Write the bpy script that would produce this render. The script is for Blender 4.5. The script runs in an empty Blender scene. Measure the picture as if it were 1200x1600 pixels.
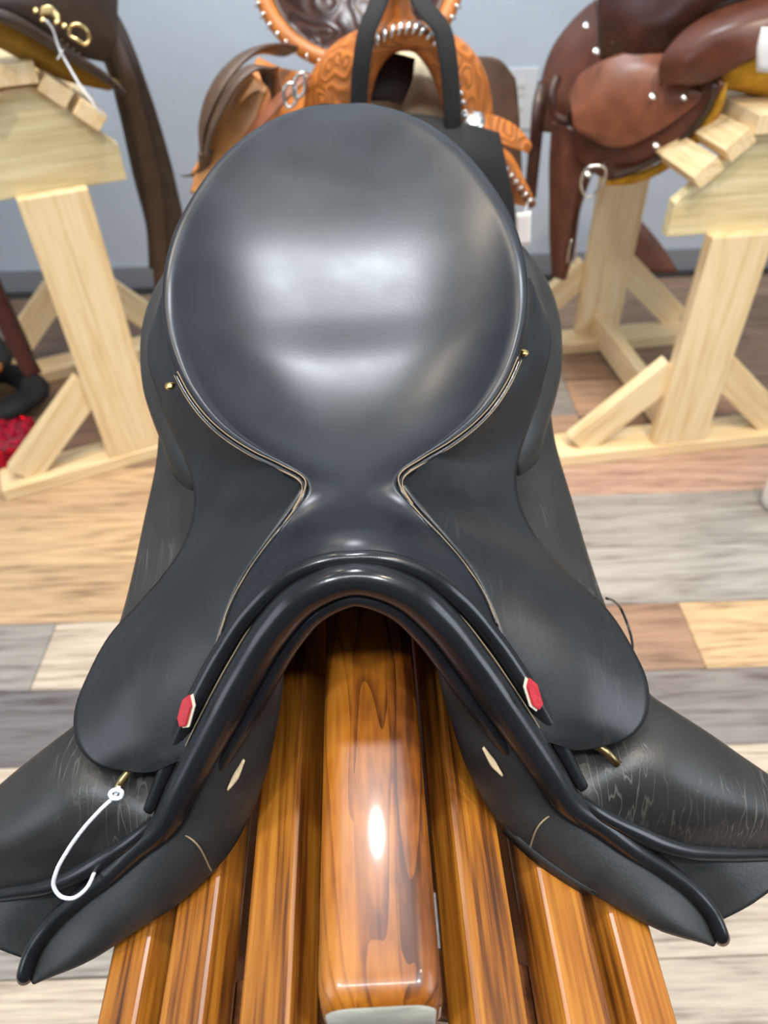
import bpy, bmesh, math, random
import numpy as np
from mathutils import Vector, Matrix

random.seed(7)
scene = bpy.context.scene
col = scene.collection
rad = math.radians

# ------------------------------------------------------------------ camera
FPX, PITCH, CAMH, ROLL = 1110.0, rad(42.2), 1.25, rad(-1.9)
cam_d = bpy.data.cameras.new('camera')
cam = bpy.data.objects.new('camera', cam_d)
col.objects.link(cam)
scene.camera = cam
cam_d.sensor_fit = 'VERTICAL'
cam_d.sensor_height = 36.0
cam_d.lens = FPX / 1600 * 36.0
cam_d.clip_start = 0.01
cam.matrix_world = (Matrix.Translation((0, 0, CAMH)) @ Matrix.Rotation(math.pi / 2 - PITCH, 4, 'X')
                    @ Matrix.Rotation(ROLL, 4, 'Z'))
cam_d.dof.use_dof = True
cam_d.dof.focus_distance = 0.47
cam_d.dof.aperture_fstop = 6.0

# ------------------------------------------------------------------ world, lights, exposure
world = bpy.data.worlds.new('World')
scene.world = world
world.use_nodes = True
bg = world.node_tree.nodes['Background']
bg.inputs[0].default_value = (0.62, 0.74, 0.9, 1)
bg.inputs[1].default_value = 0.10
vs = scene.view_settings
vs.view_transform = 'Standard'
vs.look = 'None'
vs.gamma = 1.0
vs.use_curve_mapping = False
vs.exposure = -0.1


def area(name, loc, target, size, power, color, size_y=None):
    d = bpy.data.lights.new(name, 'AREA')
    d.energy = power
    d.color = color
    d.size = size
    if size_y:
        d.shape = 'RECTANGLE'
        d.size_y = size_y
    else:
        d.shape = 'DISK'
    o = bpy.data.objects.new(name, d)
    col.objects.link(o)
    o.location = loc
    v = Vector(target) - Vector(loc)
    o.rotation_euler = v.to_track_quat('-Z', 'Y').to_euler()
    return o


def spot(name, loc, target, power, color, angle=70, blend=0.5, r=0.04):
    d = bpy.data.lights.new(name, 'SPOT')
    d.energy = power
    d.color = color
    d.spot_size = rad(angle)
    d.spot_blend = blend
    d.shadow_soft_size = r
    o = bpy.data.objects.new(name, d)
    col.objects.link(o)
    o.location = loc
    v = Vector(target) - Vector(loc)
    o.rotation_euler = v.to_track_quat('-Z', 'Y').to_euler()
    return o


COOL = (0.80, 0.90, 1.0)
WARM = (1.0, 0.86, 0.66)
CEIL = 2.7
NEUT = (0.88, 0.94, 1.0)
spot('track_spot', (-0.03, 0.74, CEIL - 0.1), (0.0, 0.5, 0.8), 72, NEUT, 90, 0.9, 0.06)
area('linear_ceiling_light', (-0.05, -0.42, CEIL - 0.06), (-0.05, -0.42, 0), 2.0, 30, NEUT, 0.07)
spot('track_spot', (-0.85, -0.40, CEIL - 0.1), (-0.05, 0.3, 0.8), 45, NEUT, 50, 0.9, 0.07)
spot('track_spot', (0.75, -0.40, CEIL - 0.1), (0.05, 0.3, 0.8), 45, NEUT, 50, 0.9, 0.07)
spot('track_spot', (-0.60, 1.25, CEIL - 0.1), (-0.5, 1.3, 0.3), 70, WARM, 80, 0.9, 0.07)
spot('track_spot', (0.0, 1.70, CEIL - 0.1), (0.0, 2.3, 0.6), 90, NEUT, 100, 0.9, 0.07)
spot('track_spot', (0.95, 0.2, CEIL - 0.1), (0.9, 0.7, 0.0), 120, WARM, 70, 0.8, 0.05)
spot('track_spot', (-0.95, 0.5, CEIL - 0.1), (-0.9, 1.0, 0.0), 100, WARM, 70, 0.8, 0.05)
spot('track_spot', (0.75, 0.75, CEIL - 0.1), (0.85, 1.6, 0.5), 80, WARM, 60, 0.8, 0.05)
spot('track_spot', (0.1, 0.8, CEIL - 0.1), (0.05, 1.5, 0.9), 55, WARM, 45, 0.8, 0.05)
# added cool fill from both sides, for highlights along the leather rolls
area('side_fill', (2.5, -0.4, 1.45), (0.0, 0.1, 1.0), 1.8, 40, COOL, 1.3)
area('side_fill', (-2.2, -0.5, 1.45), (0.0, 0.1, 1.0), 1.8, 24, COOL, 1.3)
# added cool fill aimed upward, brightening the ceiling for ambient and reflections
area('ceiling_fill', (-1.2, 0.6, CEIL - 0.5), (-1.0, 0.6, CEIL), 2.6, 9, COOL, 0.25)
area('ceiling_fill', (1.4, 0.6, CEIL - 0.5), (1.2, 0.6, CEIL), 2.6, 9, COOL, 0.25)
area('ceiling_fill', (0.0, 2.4, CEIL - 0.5), (0.0, 2.2, CEIL), 2.6, 20, COOL, 0.25)

# ------------------------------------------------------------------ photo-pixel helpers
R3 = np.array((Matrix.Rotation(math.pi / 2 - PITCH, 3, 'X') @ Matrix.Rotation(ROLL, 3, 'Z')))
CAMP = np.array([0, 0, CAMH])
X0, Y0, YAW = -0.0198, 0.35, rad(1.125)
RZ = np.array(Matrix.Rotation(YAW, 3, 'Z'))


def ray(px, py):
    return R3 @ np.array([(px - 600) / FPX, -(py - 800) / FPX, -1.0])


def uz(px, py, z):                      # world point on a level plane
    d = ray(px, py)
    return CAMP + (z - CAMH) / d[2] * d


def uy(px, py, y):                      # world point on an upright plane
    d = ray(px, py)
    return CAMP + y / d[1] * d


def toloc(w):                           # world -> saddle frame
    return RZ.T @ (np.asarray(w) - np.array([X0, Y0, 0])) + np.array([0, Y0, 0])


def tow(p):
    return np.array([X0, Y0, 0]) + RZ @ (np.asarray(p) - np.array([0, Y0, 0]))


def sp(Rp, Lp, z):                      # mirror-symmetric saddle point seen on both sides
    a = toloc(uz(*Rp, z))
    if Lp is None:
        return a
    b = toloc(uz(*Lp, z)) * np.array([-1, 1, 1])
    return (a + b) / 2


# ------------------------------------------------------------------ mesh helpers
def crom(P, n, closed=False):
    P = np.asarray(P, float)
    if len(P) == 2:
        t = np.linspace(0, 1, n)[:, None]
        return P[0] * (1 - t) + P[1] * t
    if closed:
        Q = np.vstack([P[-1], P, P[0], P[1]])
        m = len(P)
    else:
        Q = np.vstack([2 * P[0] - P[1], P, 2 * P[-1] - P[-2]])
        m = len(P) - 1
    # centripetal-ish : hermite with finite difference tangents on chord parameter
    d = np.maximum(np.linalg.norm(np.diff(Q, axis=0), axis=1), 1e-6) ** 0.75
    out = []
    us = np.linspace(0, m, n, endpoint=not closed)
    for u in us:
        i = min(int(u), m - 1)
        s = u - i
        p0, p1, p2, p3 = Q[i], Q[i + 1], Q[i + 2], Q[i + 3]
        d0, d1, d2 = d[i], d[i + 1], d[i + 2]
        m1 = d1 * ((p1 - p0) / d0 - (p2 - p0) / (d0 + d1) + (p2 - p1) / d1)
        m2 = d1 * ((p2 - p1) / d1 - (p3 - p1) / (d1 + d2) + (p3 - p2) / d2)
        s2, s3 = s * s, s * s * s
        out.append((2 * s3 - 3 * s2 + 1) * p1 + (s3 - 2 * s2 + s) * m1 + (-2 * s3 + 3 * s2) * p2 + (s3 - s2) * m2)
    return np.array(out)


def arclen(P, n):                       # resample a dense polyline evenly
    P = np.asarray(P)
    L = np.concatenate([[0], np.cumsum(np.linalg.norm(np.diff(P, axis=0), axis=1))])
    t = np.linspace(0, L[-1], n)
    return np.stack([np.interp(t, L, P[:, k]) for k in range(P.shape[1])], -1)


def loft(curves, nu, nv):
    A = np.array([crom(c, nu) for c in curves])          # M x nu x 3
    return np.stack([crom(A[:, j], nv) for j in range(nu)], 1)   # nv x nu x 3


def link(name, me, mat, parent=None, smooth=True):
    if smooth:
        me.polygons.foreach_set('use_smooth', [True] * len(me.polygons))
    if mat:
        me.materials.append(mat)
    o = bpy.data.objects.new(name, me)
    col.objects.link(o)
    if parent:
        o.parent = parent
    return o


def mesh(name, V, Fc, mat, parent=None, smooth=True):
    me = bpy.data.meshes.new(name)
    me.from_pydata([tuple(map(float, v)) for v in V], [], [tuple(f) for f in Fc])
    me.validate()
    bm = bmesh.new()
    bm.from_mesh(me)
    bmesh.ops.remove_doubles(bm, verts=bm.verts, dist=1e-6)
    bmesh.ops.recalc_face_normals(bm, faces=bm.faces)
    bm.to_mesh(me)
    bm.free()
    return link(name, me, mat, parent, smooth)


def gridnormals(G):
    du = np.gradient(G, axis=1)
    dv = np.gradient(G, axis=0)
    N = np.cross(du, dv)
    l = np.linalg.norm(N, axis=-1, keepdims=True)
    return N / np.maximum(l, 1e-12)


def sheet(name, G, th, mat, parent=None, off=(0, 0, 0), flip=False, smooth=True):
    """a solid leather sheet: grid G (nv x nu x 3) with thickness th"""
    G = np.asarray(G) - np.asarray(off)
    N = gridnormals(G)
    if flip:
        N = -N
    nv, nu = G.shape[:2]
    B = G - N * th
    V = np.vstack([G.reshape(-1, 3), B.reshape(-1, 3)])
    K = nv * nu
    Fc = []
    for i in range(nv - 1):
        for j in range(nu - 1):
            a = i * nu + j
            Fc.append((a, a + 1, a + nu + 1, a + nu))
            Fc.append((K + a, K + a + nu, K + a + nu + 1, K + a + 1))
    ring = [j for j in range(nu)] + [i * nu + nu - 1 for i in range(1, nv)] + \
           [(nv - 1) * nu + j for j in range(nu - 2, -1, -1)] + [i * nu for i in range(nv - 2, 0, -1)]
    for k in range(len(ring)):
        a, b = ring[k], ring[(k + 1) % len(ring)]
        Fc.append((a, K + a, K + b, b))
    return mesh(name, V, Fc, mat, parent, smooth)


def tube(name, path, r, mat, parent=None, off=(0, 0, 0), seg=10, flat=1.0, closed=False, up=None):
    P = np.asarray(path, float) - np.asarray(off)
    n = len(P)
    r = np.full(n, r) if np.isscalar(r) else np.interp(np.linspace(0, 1, n), np.linspace(0, 1, len(r)), r)
    if closed:
        T = np.roll(P, -1, 0) - np.roll(P, 1, 0)
    else:
        T = np.gradient(P, axis=0)
    T /= np.maximum(np.linalg.norm(T, axis=1, keepdims=True), 1e-12)
    a = np.array([0, 0, 1.0]) if up is None else np.asarray(up, float)
    if abs(a @ T[0]) > .95:
        a = np.array([1.0, 0, 0])
    n0 = a - T[0] * (a @ T[0])
    n0 /= np.linalg.norm(n0)
    V, Fc = [], []
    for i in range(n):
        if up is not None:
            n0 = np.asarray(up, float)
        n0 = n0 - T[i] * (n0 @ T[i])
        n0 /= max(np.linalg.norm(n0), 1e-9)
        b = np.cross(T[i], n0)
        for k in range(seg):
            an = 2 * math.pi * k / seg
            V.append(P[i] + r[i] * (math.cos(an) * n0 * flat + math.sin(an) * b))
    m = n if closed else n - 1
    for i in range(m):
        i2 = (i + 1) % n
        for k in range(seg):
            k2 = (k + 1) % seg
            Fc.append((i * seg + k, i * seg + k2, i2 * seg + k2, i2 * seg + k))
    if not closed:
        Fc.append(tuple(range(seg - 1, -1, -1)))
        Fc.append(tuple((n - 1) * seg + k for k in range(seg)))
    return mesh(name, V, Fc, mat, parent)


def empty(name, loc, rz=0.0):
    o = bpy.data.objects.new(name, None)
    col.objects.link(o)
    o.empty_display_size = 0.05
    o.location = [float(v) for v in loc]
    o.rotation_euler = (0, 0, rz)
    return o


def tag(o, label=None, cat=None, group=None, kind=None):
    if label:
        o['label'] = label
    if cat:
        o['category'] = cat
    if group:
        o['group'] = group
    if kind:
        o['kind'] = kind
    return o


def prism(name, poly, d0, d1, mat, parent=None, bevel=0.002, axis='Y', M=None, seg=2):
    """polygon (a, b) extruded; axis Y: (a,_,b), Z: (a,b,_), X: (_,a,b)"""
    bm = bmesh.new()

    def pt(a, b, c):
        return (a, c, b) if axis == 'Y' else (a, b, c) if axis == 'Z' else (c, a, b)
    lo = [bm.verts.new(pt(a, b, d0)) for a, b in poly]
    hi = [bm.verts.new(pt(a, b, d1)) for a, b in poly]
    bm.faces.new(lo)
    bm.faces.new(hi[::-1])
    for i in range(len(poly)):
        j = (i + 1) % len(poly)
        bm.faces.new((lo[i], hi[i], hi[j], lo[j]))
    bmesh.ops.recalc_face_normals(bm, faces=bm.faces)
    if bevel:
        bmesh.ops.bevel(bm, geom=bm.edges[:], offset=bevel, segments=seg, affect='EDGES', profile=0.5)
    me = bpy.data.meshes.new(name)
    bm.to_mesh(me)
    bm.free()
    o = link(name, me, mat, parent, False)
    if M is not None:
        o.matrix_local = M
    return o


def board(name, a, b, w, t, mat, parent=None, normal=(0, 0, 1), bevel=0.002, seg=2):
    """a board from a to b; width w across, thickness t along normal; the end points lie on its axis"""
    a, b = Vector(a), Vector(b)
    L = (b - a).length
    x = (b - a).normalized()
    z = Vector(normal)
    z = (z - x * z.dot(x)).normalized()
    y = z.cross(x)
    M = Matrix((x, y, z)).transposed().to_4x4()
    M.translation = (a + b) / 2
    return prism(name, [(-L / 2, -w / 2), (L / 2, -w / 2), (L / 2, w / 2), (-L / 2, w / 2)], -t / 2, t / 2, mat, parent,
                 bevel, 'Z', M, seg)


# ------------------------------------------------------------------ materials
class NT:
    def __init__(s, name):
        s.m = bpy.data.materials.new(name)
        s.m.use_nodes = True
        s.t = s.m.node_tree
        s.b = s.t.nodes['Principled BSDF']

    def n(s, kind, **kw):
        x = s.t.nodes.new('ShaderNode' + kind)
        for k, v in kw.items():
            if k in x.inputs:
                x.inputs[k].default_value = v
            else:
                setattr(x, k, v)
        return x

    def l(s, a, b):
        s.t.links.new(a, b)

    def set(s, **kw):
        for k, v in kw.items():
            k = k.replace('_', ' ')
            s.b.inputs[k].default_value = v

    def ramp(s, fac, stops):
        r = s.n('ValToRGB')
        e = r.color_ramp.elements
        while len(e) < len(stops):
            e.new(0.5)
        for i, (p, c) in enumerate(stops):
            e[i].position = p
            e[i].color = (*c, 1) if len(c) == 3 else c
        s.l(fac, r.inputs['Fac'])
        return r.outputs['Color']

    def bump(s, h, strength, dist):
        b = s.n('Bump', Strength=strength, Distance=dist)
        s.l(h, b.inputs['Height'])
        s.l(b.outputs['Normal'], s.b.inputs['Normal'])
        return b


def plain(name, c, rough=0.5, metal=0.0, spec=0.5, coat=0.0, bump=0.0, scale=200, var=0.0, vscale=8):
    t = NT(name)
    t.set(Base_Color=(*c, 1), Roughness=rough, Metallic=metal, Specular_IOR_Level=spec, Coat_Weight=coat)
    if bump or var:
        tc = t.n('TexCoord')
    if bump:
        nz = t.n('TexNoise', Scale=scale, Detail=4.0)
        t.l(tc.outputs['Object'], nz.inputs['Vector'])
        t.bump(nz.outputs['Fac'], bump, 0.002)
    if var:
        n2 = t.n('TexNoise', Scale=vscale, Detail=4.0)
        t.l(tc.outputs['Object'], n2.inputs['Vector'])
        cc = t.ramp(n2.outputs['Fac'], [(0.3, tuple(v * (1 - var) for v in c)), (0.7, tuple(min(1, v * (1 + var)) for v in c))])
        t.l(cc, t.b.inputs['Base Color'])
    return t.m


def leather(name, c, rough, crease=0.0, grain=0.15, crease_col=(0.16, 0.15, 0.13), rvar=0.08, cscale=(1, 1, 1), spec=0.5):
    t = NT(name)
    t.set(Specular_IOR_Level=spec)
    tc = t.n('TexCoord')
    g = t.n('TexNoise', Scale=420.0, Detail=3.0)
    t.l(tc.outputs['Object'], g.inputs['Vector'])
    w = t.n('TexNoise', Scale=26.0, Detail=5.0)
    t.l(tc.outputs['Object'], w.inputs['Vector'])
    cc = t.ramp(w.outputs['Fac'], [(0.3, tuple(v * 0.8 for v in c)), (0.75, tuple(v * 1.35 for v in c))])
    rr = t.n('MapRange')
    rr.inputs['To Min'].default_value = rough - rvar
    rr.inputs['To Max'].default_value = rough + rvar
    t.l(w.outputs['Fac'], rr.inputs['Value'])
    t.l(rr.outputs['Result'], t.b.inputs['Roughness'])
    if crease:
        mp = t.n('Mapping')
        mp.inputs['Scale'].default_value = cscale
        t.l(tc.outputs['Object'], mp.inputs['Vector'])
        k = t.n('TexNoise', Scale=38.0, Detail=1.0, Roughness=0.4, Distortion=0.15)
        t.l(mp.outputs['Vector'], k.inputs['Vector'])
        sb = t.n('Math', operation='SUBTRACT')
        t.l(k.outputs['Fac'], sb.inputs[0])
        sb.inputs[1].default_value = 0.5
        ab = t.n('Math', operation='ABSOLUTE')
        t.l(sb.outputs[0], ab.inputs[0])
        kr = t.n('MapRange')
        kr.inputs['From Min'].default_value = 0.0
        kr.inputs['From Max'].default_value = 0.03
        kr.inputs['To Min'].default_value = 1.0
        kr.inputs['To Max'].default_value = 0.0
        t.l(ab.outputs[0], kr.inputs['Value'])
        msk = t.n('TexNoise', Scale=11.0, Detail=3.0)
        t.l(tc.outputs['Object'], msk.inputs['Vector'])
        mr = t.n('MapRange')
        mr.inputs['From Min'].default_value = 0.47
        mr.inputs['From Max'].default_value = 0.62
        t.l(msk.outputs['Fac'], mr.inputs['Value'])
        mu = t.n('Math', operation='MULTIPLY')
        t.l(kr.outputs['Result'], mu.inputs[0])
        t.l(mr.outputs['Result'], mu.inputs[1])
        mu2 = t.n('Math', operation='MULTIPLY')
        mu2.use_clamp = True
        t.l(mu.outputs[0], mu2.inputs[0])
        mu2.inputs[1].default_value = crease
        mx = t.n('MixRGB')
        t.l(mu2.outputs[0], mx.inputs['Fac'])
        t.l(cc, mx.inputs[1])
        mx.inputs[2].default_value = (*crease_col, 1)
        cc = mx.outputs[0]
        ad = t.n('Math', operation='MULTIPLY_ADD')
        t.l(mu2.outputs[0], ad.inputs[0])
        ad.inputs[1].default_value = -2.0
        t.l(g.outputs['Fac'], ad.inputs[2])
        hh = ad.outputs[0]
    else:
        hh = g.outputs['Fac']
    t.l(cc, t.b.inputs['Base Color'])
    t.bump(hh, grain, 0.0006)
    return t.m


def wood(name, stops, rough=0.4, coat=0.0, along='X', ring=14.0, rel=0.1, stretch=0.06, coat_rough=0.08, tint=False, knots=True):
    t = NT(name)
    t.set(Roughness=rough, Coat_Weight=coat, Coat_Roughness=coat_rough)
    tc = t.n('TexCoord')
    oi = t.n('ObjectInfo')
    vm = t.n('VectorMath', operation='MULTIPLY_ADD')
    t.l(oi.outputs['Random'], vm.inputs[0])
    vm.inputs[1].default_value = (7.0, 5.0, 3.0)
    t.l(tc.outputs['Object'], vm.inputs[2])
    mp = t.n('Mapping')
    sc = [1.0, 1.0, 1.0]
    sc['XYZ'.index(along)] = stretch
    mp.inputs['Scale'].default_value = sc
    t.l(vm.outputs[0], mp.inputs['Vector'])
    big = t.n('TexNoise', Scale=ring, Detail=2.0, Distortion=0.3)
    t.l(mp.outputs['Vector'], big.inputs['Vector'])
    ms = t.n('Math', operation='MULTIPLY')
    t.l(big.outputs['Fac'], ms.inputs[0])
    ms.inputs[1].default_value = 9.0
    fr = t.n('Math', operation='PINGPONG')
    t.l(ms.outputs[0], fr.inputs[0])
    fr.inputs[1].default_value = 0.5
    fine = t.n('TexNoise', Scale=ring * 18, Detail=4.0)
    t.l(mp.outputs['Vector'], fine.inputs['Vector'])
    fm = t.n('MapRange')
    fm.inputs['From Min'].default_value = 0.33
    fm.inputs['From Max'].default_value = 0.67
    t.l(fine.outputs['Fac'], fm.inputs['Value'])
    ad = t.n('Math', operation='MULTIPLY_ADD')
    t.l(fm.outputs['Result'], ad.inputs[0])
    ad.inputs[1].default_value = 0.55
    t.l(fr.outputs[0], ad.inputs[2])
    blot = t.n('TexNoise', Scale=6.0, Detail=3.0)
    t.l(vm.outputs[0], blot.inputs['Vector'])
    a2 = t.n('Math', operation='MULTIPLY_ADD')
    t.l(blot.outputs['Fac'], a2.inputs[0])
    a2.inputs[1].default_value = 0.5
    t.l(ad.outputs[0], a2.inputs[2])
    a3 = t.n('Math', operation='MULTIPLY')
    t.l(a2.outputs[0], a3.inputs[0])
    a3.inputs[1].default_value = 0.75
    cc = t.ramp(a3.outputs[0], stops)
    if tint:
        mx = t.n('MixRGB', blend_type='MULTIPLY')
        mx.inputs[0].default_value = 1.0
        t.l(cc, mx.inputs[1])
        t.l(oi.outputs['Color'], mx.inputs[2])
        cc = mx.outputs[0]
    t.l(cc, t.b.inputs['Base Color'])
    if rel:
        t.bump(fine.outputs['Fac'], rel, 0.001)
    return t.m


M = {}
M['black'] = leather('black_leather', (0.010, 0.0115, 0.0145), 0.33, grain=0.05, rvar=0.05)
M['black_skirt'] = leather('black_skirt_leather', (0.013, 0.0135, 0.014), 0.36, crease=0.07, grain=0.12, rvar=0.05, cscale=(3.5, 0.7, 0.8))
M['black_roll'] = leather('black_roll_leather', (0.011, 0.0115, 0.0125), 0.2, grain=0.06, rvar=0.04)
M['black_worn'] = leather('black_worn_leather', (0.02, 0.019, 0.017), 0.42, crease=0.5, grain=0.25, cscale=(5.0, 0.55, 0.8))
M['black_panel'] = leather('black_panel_leather', (0.021, 0.021, 0.02), 0.45, grain=0.3)
M['stitch'] = plain('tan_thread', (0.27, 0.19, 0.11), 0.8)
M['dark_lining'] = plain('dark_brown_lining', (0.03, 0.014, 0.008), 0.4)
M['felt'] = plain('tan_felt', (0.5, 0.37, 0.22), 0.95, bump=0.5)
M['brass'] = plain('brass', (0.72, 0.47, 0.16), 0.25, 1.0)
M['old_brass'] = plain('dull_brass', (0.32, 0.24, 0.11), 0.35, 1.0)
M['silver'] = plain('silver', (0.8, 0.79, 0.76), 0.22, 1.0)
M['red'] = leather('red_leather', (0.42, 0.012, 0.02), 0.35, grain=0.4)
M['cream_trim'] = plain('cream_trim', (0.75, 0.66, 0.5), 0.6)
M['string'] = plain('white_string', (0.86, 0.88, 0.92), 0.85, bump=0.6, scale=900)
AM = [(0.2, (0.055, 0.015, 0.002)), (0.4, (0.17, 0.050, 0.005)), (0.62, (0.33, 0.108, 0.009)), (0.85, (0.44, 0.165, 0.017))]
M['stained'] = wood('stained_pine', AM, 0.40, 0.25, 'X', 15.0, 0.15, 0.05, 0.25)
M['stained_beam'] = wood('stained_beam', [(0.1, (0.16, 0.045, 0.006)), (0.35, (0.38, 0.12, 0.014)), (0.6, (0.56, 0.21, 0.025)), (0.85, (0.66, 0.30, 0.05))],
                         0.3, 1.0, 'X', 26.0, 0.05, 0.10, 0.06)
M['stained_dark'] = wood('stained_dark', [(0.2, (0.07, 0.022, 0.008)), (0.8, (0.20, 0.07, 0.025))], 0.35, 0.5, 'X')
M['endgrain'] = plain('pale_end_grain', (0.62, 0.58, 0.46), 0.6, bump=0.3, var=0.2, vscale=40)
M['pine'] = wood('raw_pine', [(0.15, (0.66, 0.44, 0.21)), (0.5, (0.80, 0.60, 0.33)), (0.85, (0.86, 0.68, 0.42))], 0.6, 0.0, 'X', 9.0, 0.06)
M['poplar'] = wood('pale_poplar', [(0.15, (0.52, 0.42, 0.20)), (0.5, (0.68, 0.56, 0.31)), (0.85, (0.78, 0.67, 0.42))], 0.6, 0.0, 'X', 7.0, 0.05)
M['plank'] = wood('floor_plank', [(0.2, (0.40, 0.34, 0.31)), (0.5, (0.78, 0.73, 0.69)), (0.85, (1.0, 0.96, 0.91))], 0.38, 0.15, 'X', 10.0, 0.08, 0.07, 0.3, tint=True)

# ------------------------------------------------------------------ room shell
def slab(name, lo, hi, mat, parent=None, bevel=0):
    return prism(name, [(lo[0], lo[1]), (hi[0], lo[1]), (hi[0], hi[1]), (lo[0], hi[1])], lo[2], hi[2], mat, parent, bevel, 'Z')


WALL_Y, WL, WR, YF = 2.8, -2.3, 2.6, -2.6
M['subfloor'] = plain('subfloor', (0.05, 0.04, 0.035), 0.9)
M['wall'] = plain('blue_grey_wall_paint', (0.62, 0.68, 0.745), 0.6, bump=0.15, scale=300, var=0.02)
M['ceiling'] = plain('white_ceiling_paint', (0.8, 0.82, 0.84), 0.8, bump=0.2)
M['white_trim'] = plain('white_trim_paint', (0.78, 0.79, 0.8), 0.45)
floor = tag(slab('floor', (WL, YF, -0.06), (WR, WALL_Y, -0.008), M['subfloor']), kind='structure')
tag(slab('wall_back', (WL, WALL_Y, -0.06), (WR, WALL_Y + 0.1, CEIL), M['wall']), kind='structure')
tag(slab('wall_left', (WL - 0.1, YF, -0.06), (WL, WALL_Y + 0.1, CEIL), M['wall']), kind='structure')
tag(slab('wall_right', (WR, YF, -0.06), (WR + 0.1, WALL_Y + 0.1, CEIL), M['wall']), kind='structure')
tag(slab('ceiling', (WL - 0.1, YF, CEIL), (WR + 0.1, WALL_Y + 0.1, CEIL + 0.08), M['ceiling']), kind='structure')
M['grey_trim'] = plain('grey_trim_paint', (0.30, 0.31, 0.33), 0.5)
tag(slab('baseboard_back', (WL, WALL_Y - 0.014, 0), (WR, WALL_Y, 0.09), M['grey_trim'], bevel=0.003), kind='structure')

# floor planks : rows of 0.18 m read off the photograph, each plank its own piece
rows = [1.418 + 0.187 * k for k in range(7, 0, -1)] + [1.418, 1.223, 1.041, 0.862, 0.690, 0.506, 0.338, 0.16, -0.02, -0.2, -0.38]
tints = {'umber': (0.26, 0.165, 0.11), 'dark': (0.20, 0.19, 0.20), 'grey': (0.38, 0.37, 0.35), 'greyd': (0.27, 0.25, 0.24), 'brown': (0.42, 0.27, 0.18),
         'pink': (0.52, 0.35, 0.27), 'tan': (0.60, 0.42, 0.25), 'pale': (0.62, 0.54, 0.44), 'honey': (0.66, 0.47, 0.27)}
fixed = {  # row start y -> [(x end, tint), ...]
    1.418: [(-0.3, 'tan'), (0.35, 'brown'), (1.6, 'pink')],
    1.223: [(-0.25, 'honey'), (0.4, 'brown'), (1.9, 'grey')],
    1.041: [(-0.2, 'tan'), (0.3, 'dark'), (1.7, 'grey')],
    0.862: [(-0.75, 'grey'), (0.05, 'pale'), (0.66, 'brown'), (1.7, 'honey')],
    0.690: [(0.1, 'dark'), (1.5, 'greyd')],
    0.506: [(0.0, 'pale'), (1.3, 'pale')],
    0.338: [(-0.1, 'grey'), (1.4, 'pale')],
    0.16: [(-0.15, 'pale'), (1.4, 'pale')],
}
cache = {}


def plank(x0, x1, y0, y1, tint):
    L, Wd = x1 - x0 - 0.0015, y1 - y0 - 0.0015
    key = (round(L, 3), round(Wd, 3))
    if key not in cache:
        cache[key] = prism('plank', [(-L / 2, -Wd / 2), (L / 2, -Wd / 2), (L / 2, Wd / 2), (-L / 2, Wd / 2)], -0.009, 0, M['plank'], None, 0.0012, 'Z', None, 1)
        o = cache[key]
    else:
        o = bpy.data.objects.new('plank', cache[key].data)
        col.objects.link(o)
    o.parent = floor
    o.location = ((x0 + x1) / 2, (y0 + y1) / 2, 0)
    v = random.uniform(0.92, 1.08)
    o.color = (*[c * v for c in tints[tint]], 1)


for a, b in zip(rows[1:], rows[:-1]):
    x = WL
    segs = []
    if a in fixed:
        segs = fixed[a]
    for xe, tn in segs:
        plank(x, xe, a, b, tn)
        x = xe
    while x < WR - 0.01:
        xe = min(WR, x + random.choice([0.5, 0.8, 1.1, 1.3]))
        if WR - xe < 0.2:
            xe = WR
        plank(x, xe, a, b, random.choice(['brown', 'umber', 'umber', 'brown', 'greyd', 'umber'] if a > 1.45 else ['brown', 'greyd', 'dark', 'tan', 'brown', 'pink']))
        x = xe

# ------------------------------------------------------------------ stained saddle stand under the black saddle
RX = 0.005
stand = empty('saddle_stand', tow((RX, Y0, 0)), YAW)
tag(stand, 'amber stained wooden saddle stand with rounded ridge beam carrying the black saddle', 'saddle stand')
TH = rad(34.5)
ex, ez = math.cos(TH), -math.sin(TH)
nx, nz = math.sin(TH), math.cos(TH)
YS0, YS1 = 0.086 - Y0, 0.80 - Y0
# ridge beam laminated from three strips, rounded edges and front end
def beam_mesh():
    w, zt, zb = 0.0308, 0.85, 0.765
    secs = []
    L0, L1 = 0.092 - Y0, 0.82 - Y0
    rr = 0.013

    def sect(w_, zt_, zb_, r_):
        pts = []
        for cx, cz, a0 in ((w_ - r_, zt_ - r_, 0), (-w_ + r_, zt_ - r_, 90)):
            for k in range(7):
                a = rad(a0 + 15 * k)
                pts.append((cx + r_ * math.cos(a), cz + r_ * math.sin(a)))
        pts.append((-w_, zb_))
        pts.append((w_, zb_))
        return pts
    ys = [(L0, .009), (L0 + .0012, .006), (L0 + .004, .003), (L0 + .009, .0008), (L0 + .015, 0), (0.0, 0), (L1, 0)]
    V, Fc = [], []
    for y, ins in ys:
        for (px_, pz_) in sect(w - ins * .55, zt - ins, zb, rr):
            V.append((px_, y, pz_))
    n = 16
    for i in range(len(ys) - 1):
        for k in range(n):
            k2 = (k + 1) % n
            Fc.append((i * n + k, i * n + k2, (i + 1) * n + k2, (i + 1) * n + k))
    Fc.append(tuple(range(n - 1, -1, -1)))
    Fc.append(tuple((len(ys) - 1) * n + k for k in range(n)))
    return V, Fc


t = NT('laminated_beam')
t.set(Roughness=0.36, Coat_Weight=0.3, Coat_Roughness=0.08)
tc = t.n('TexCoord')
mp = t.n('Mapping')
mp.inputs['Scale'].default_value = (1, 0.13, 1)
t.l(tc.outputs['Object'], mp.inputs['Vector'])
sx = t.n('SeparateXYZ')
t.l(tc.outputs['Object'], sx.inputs[0])
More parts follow.
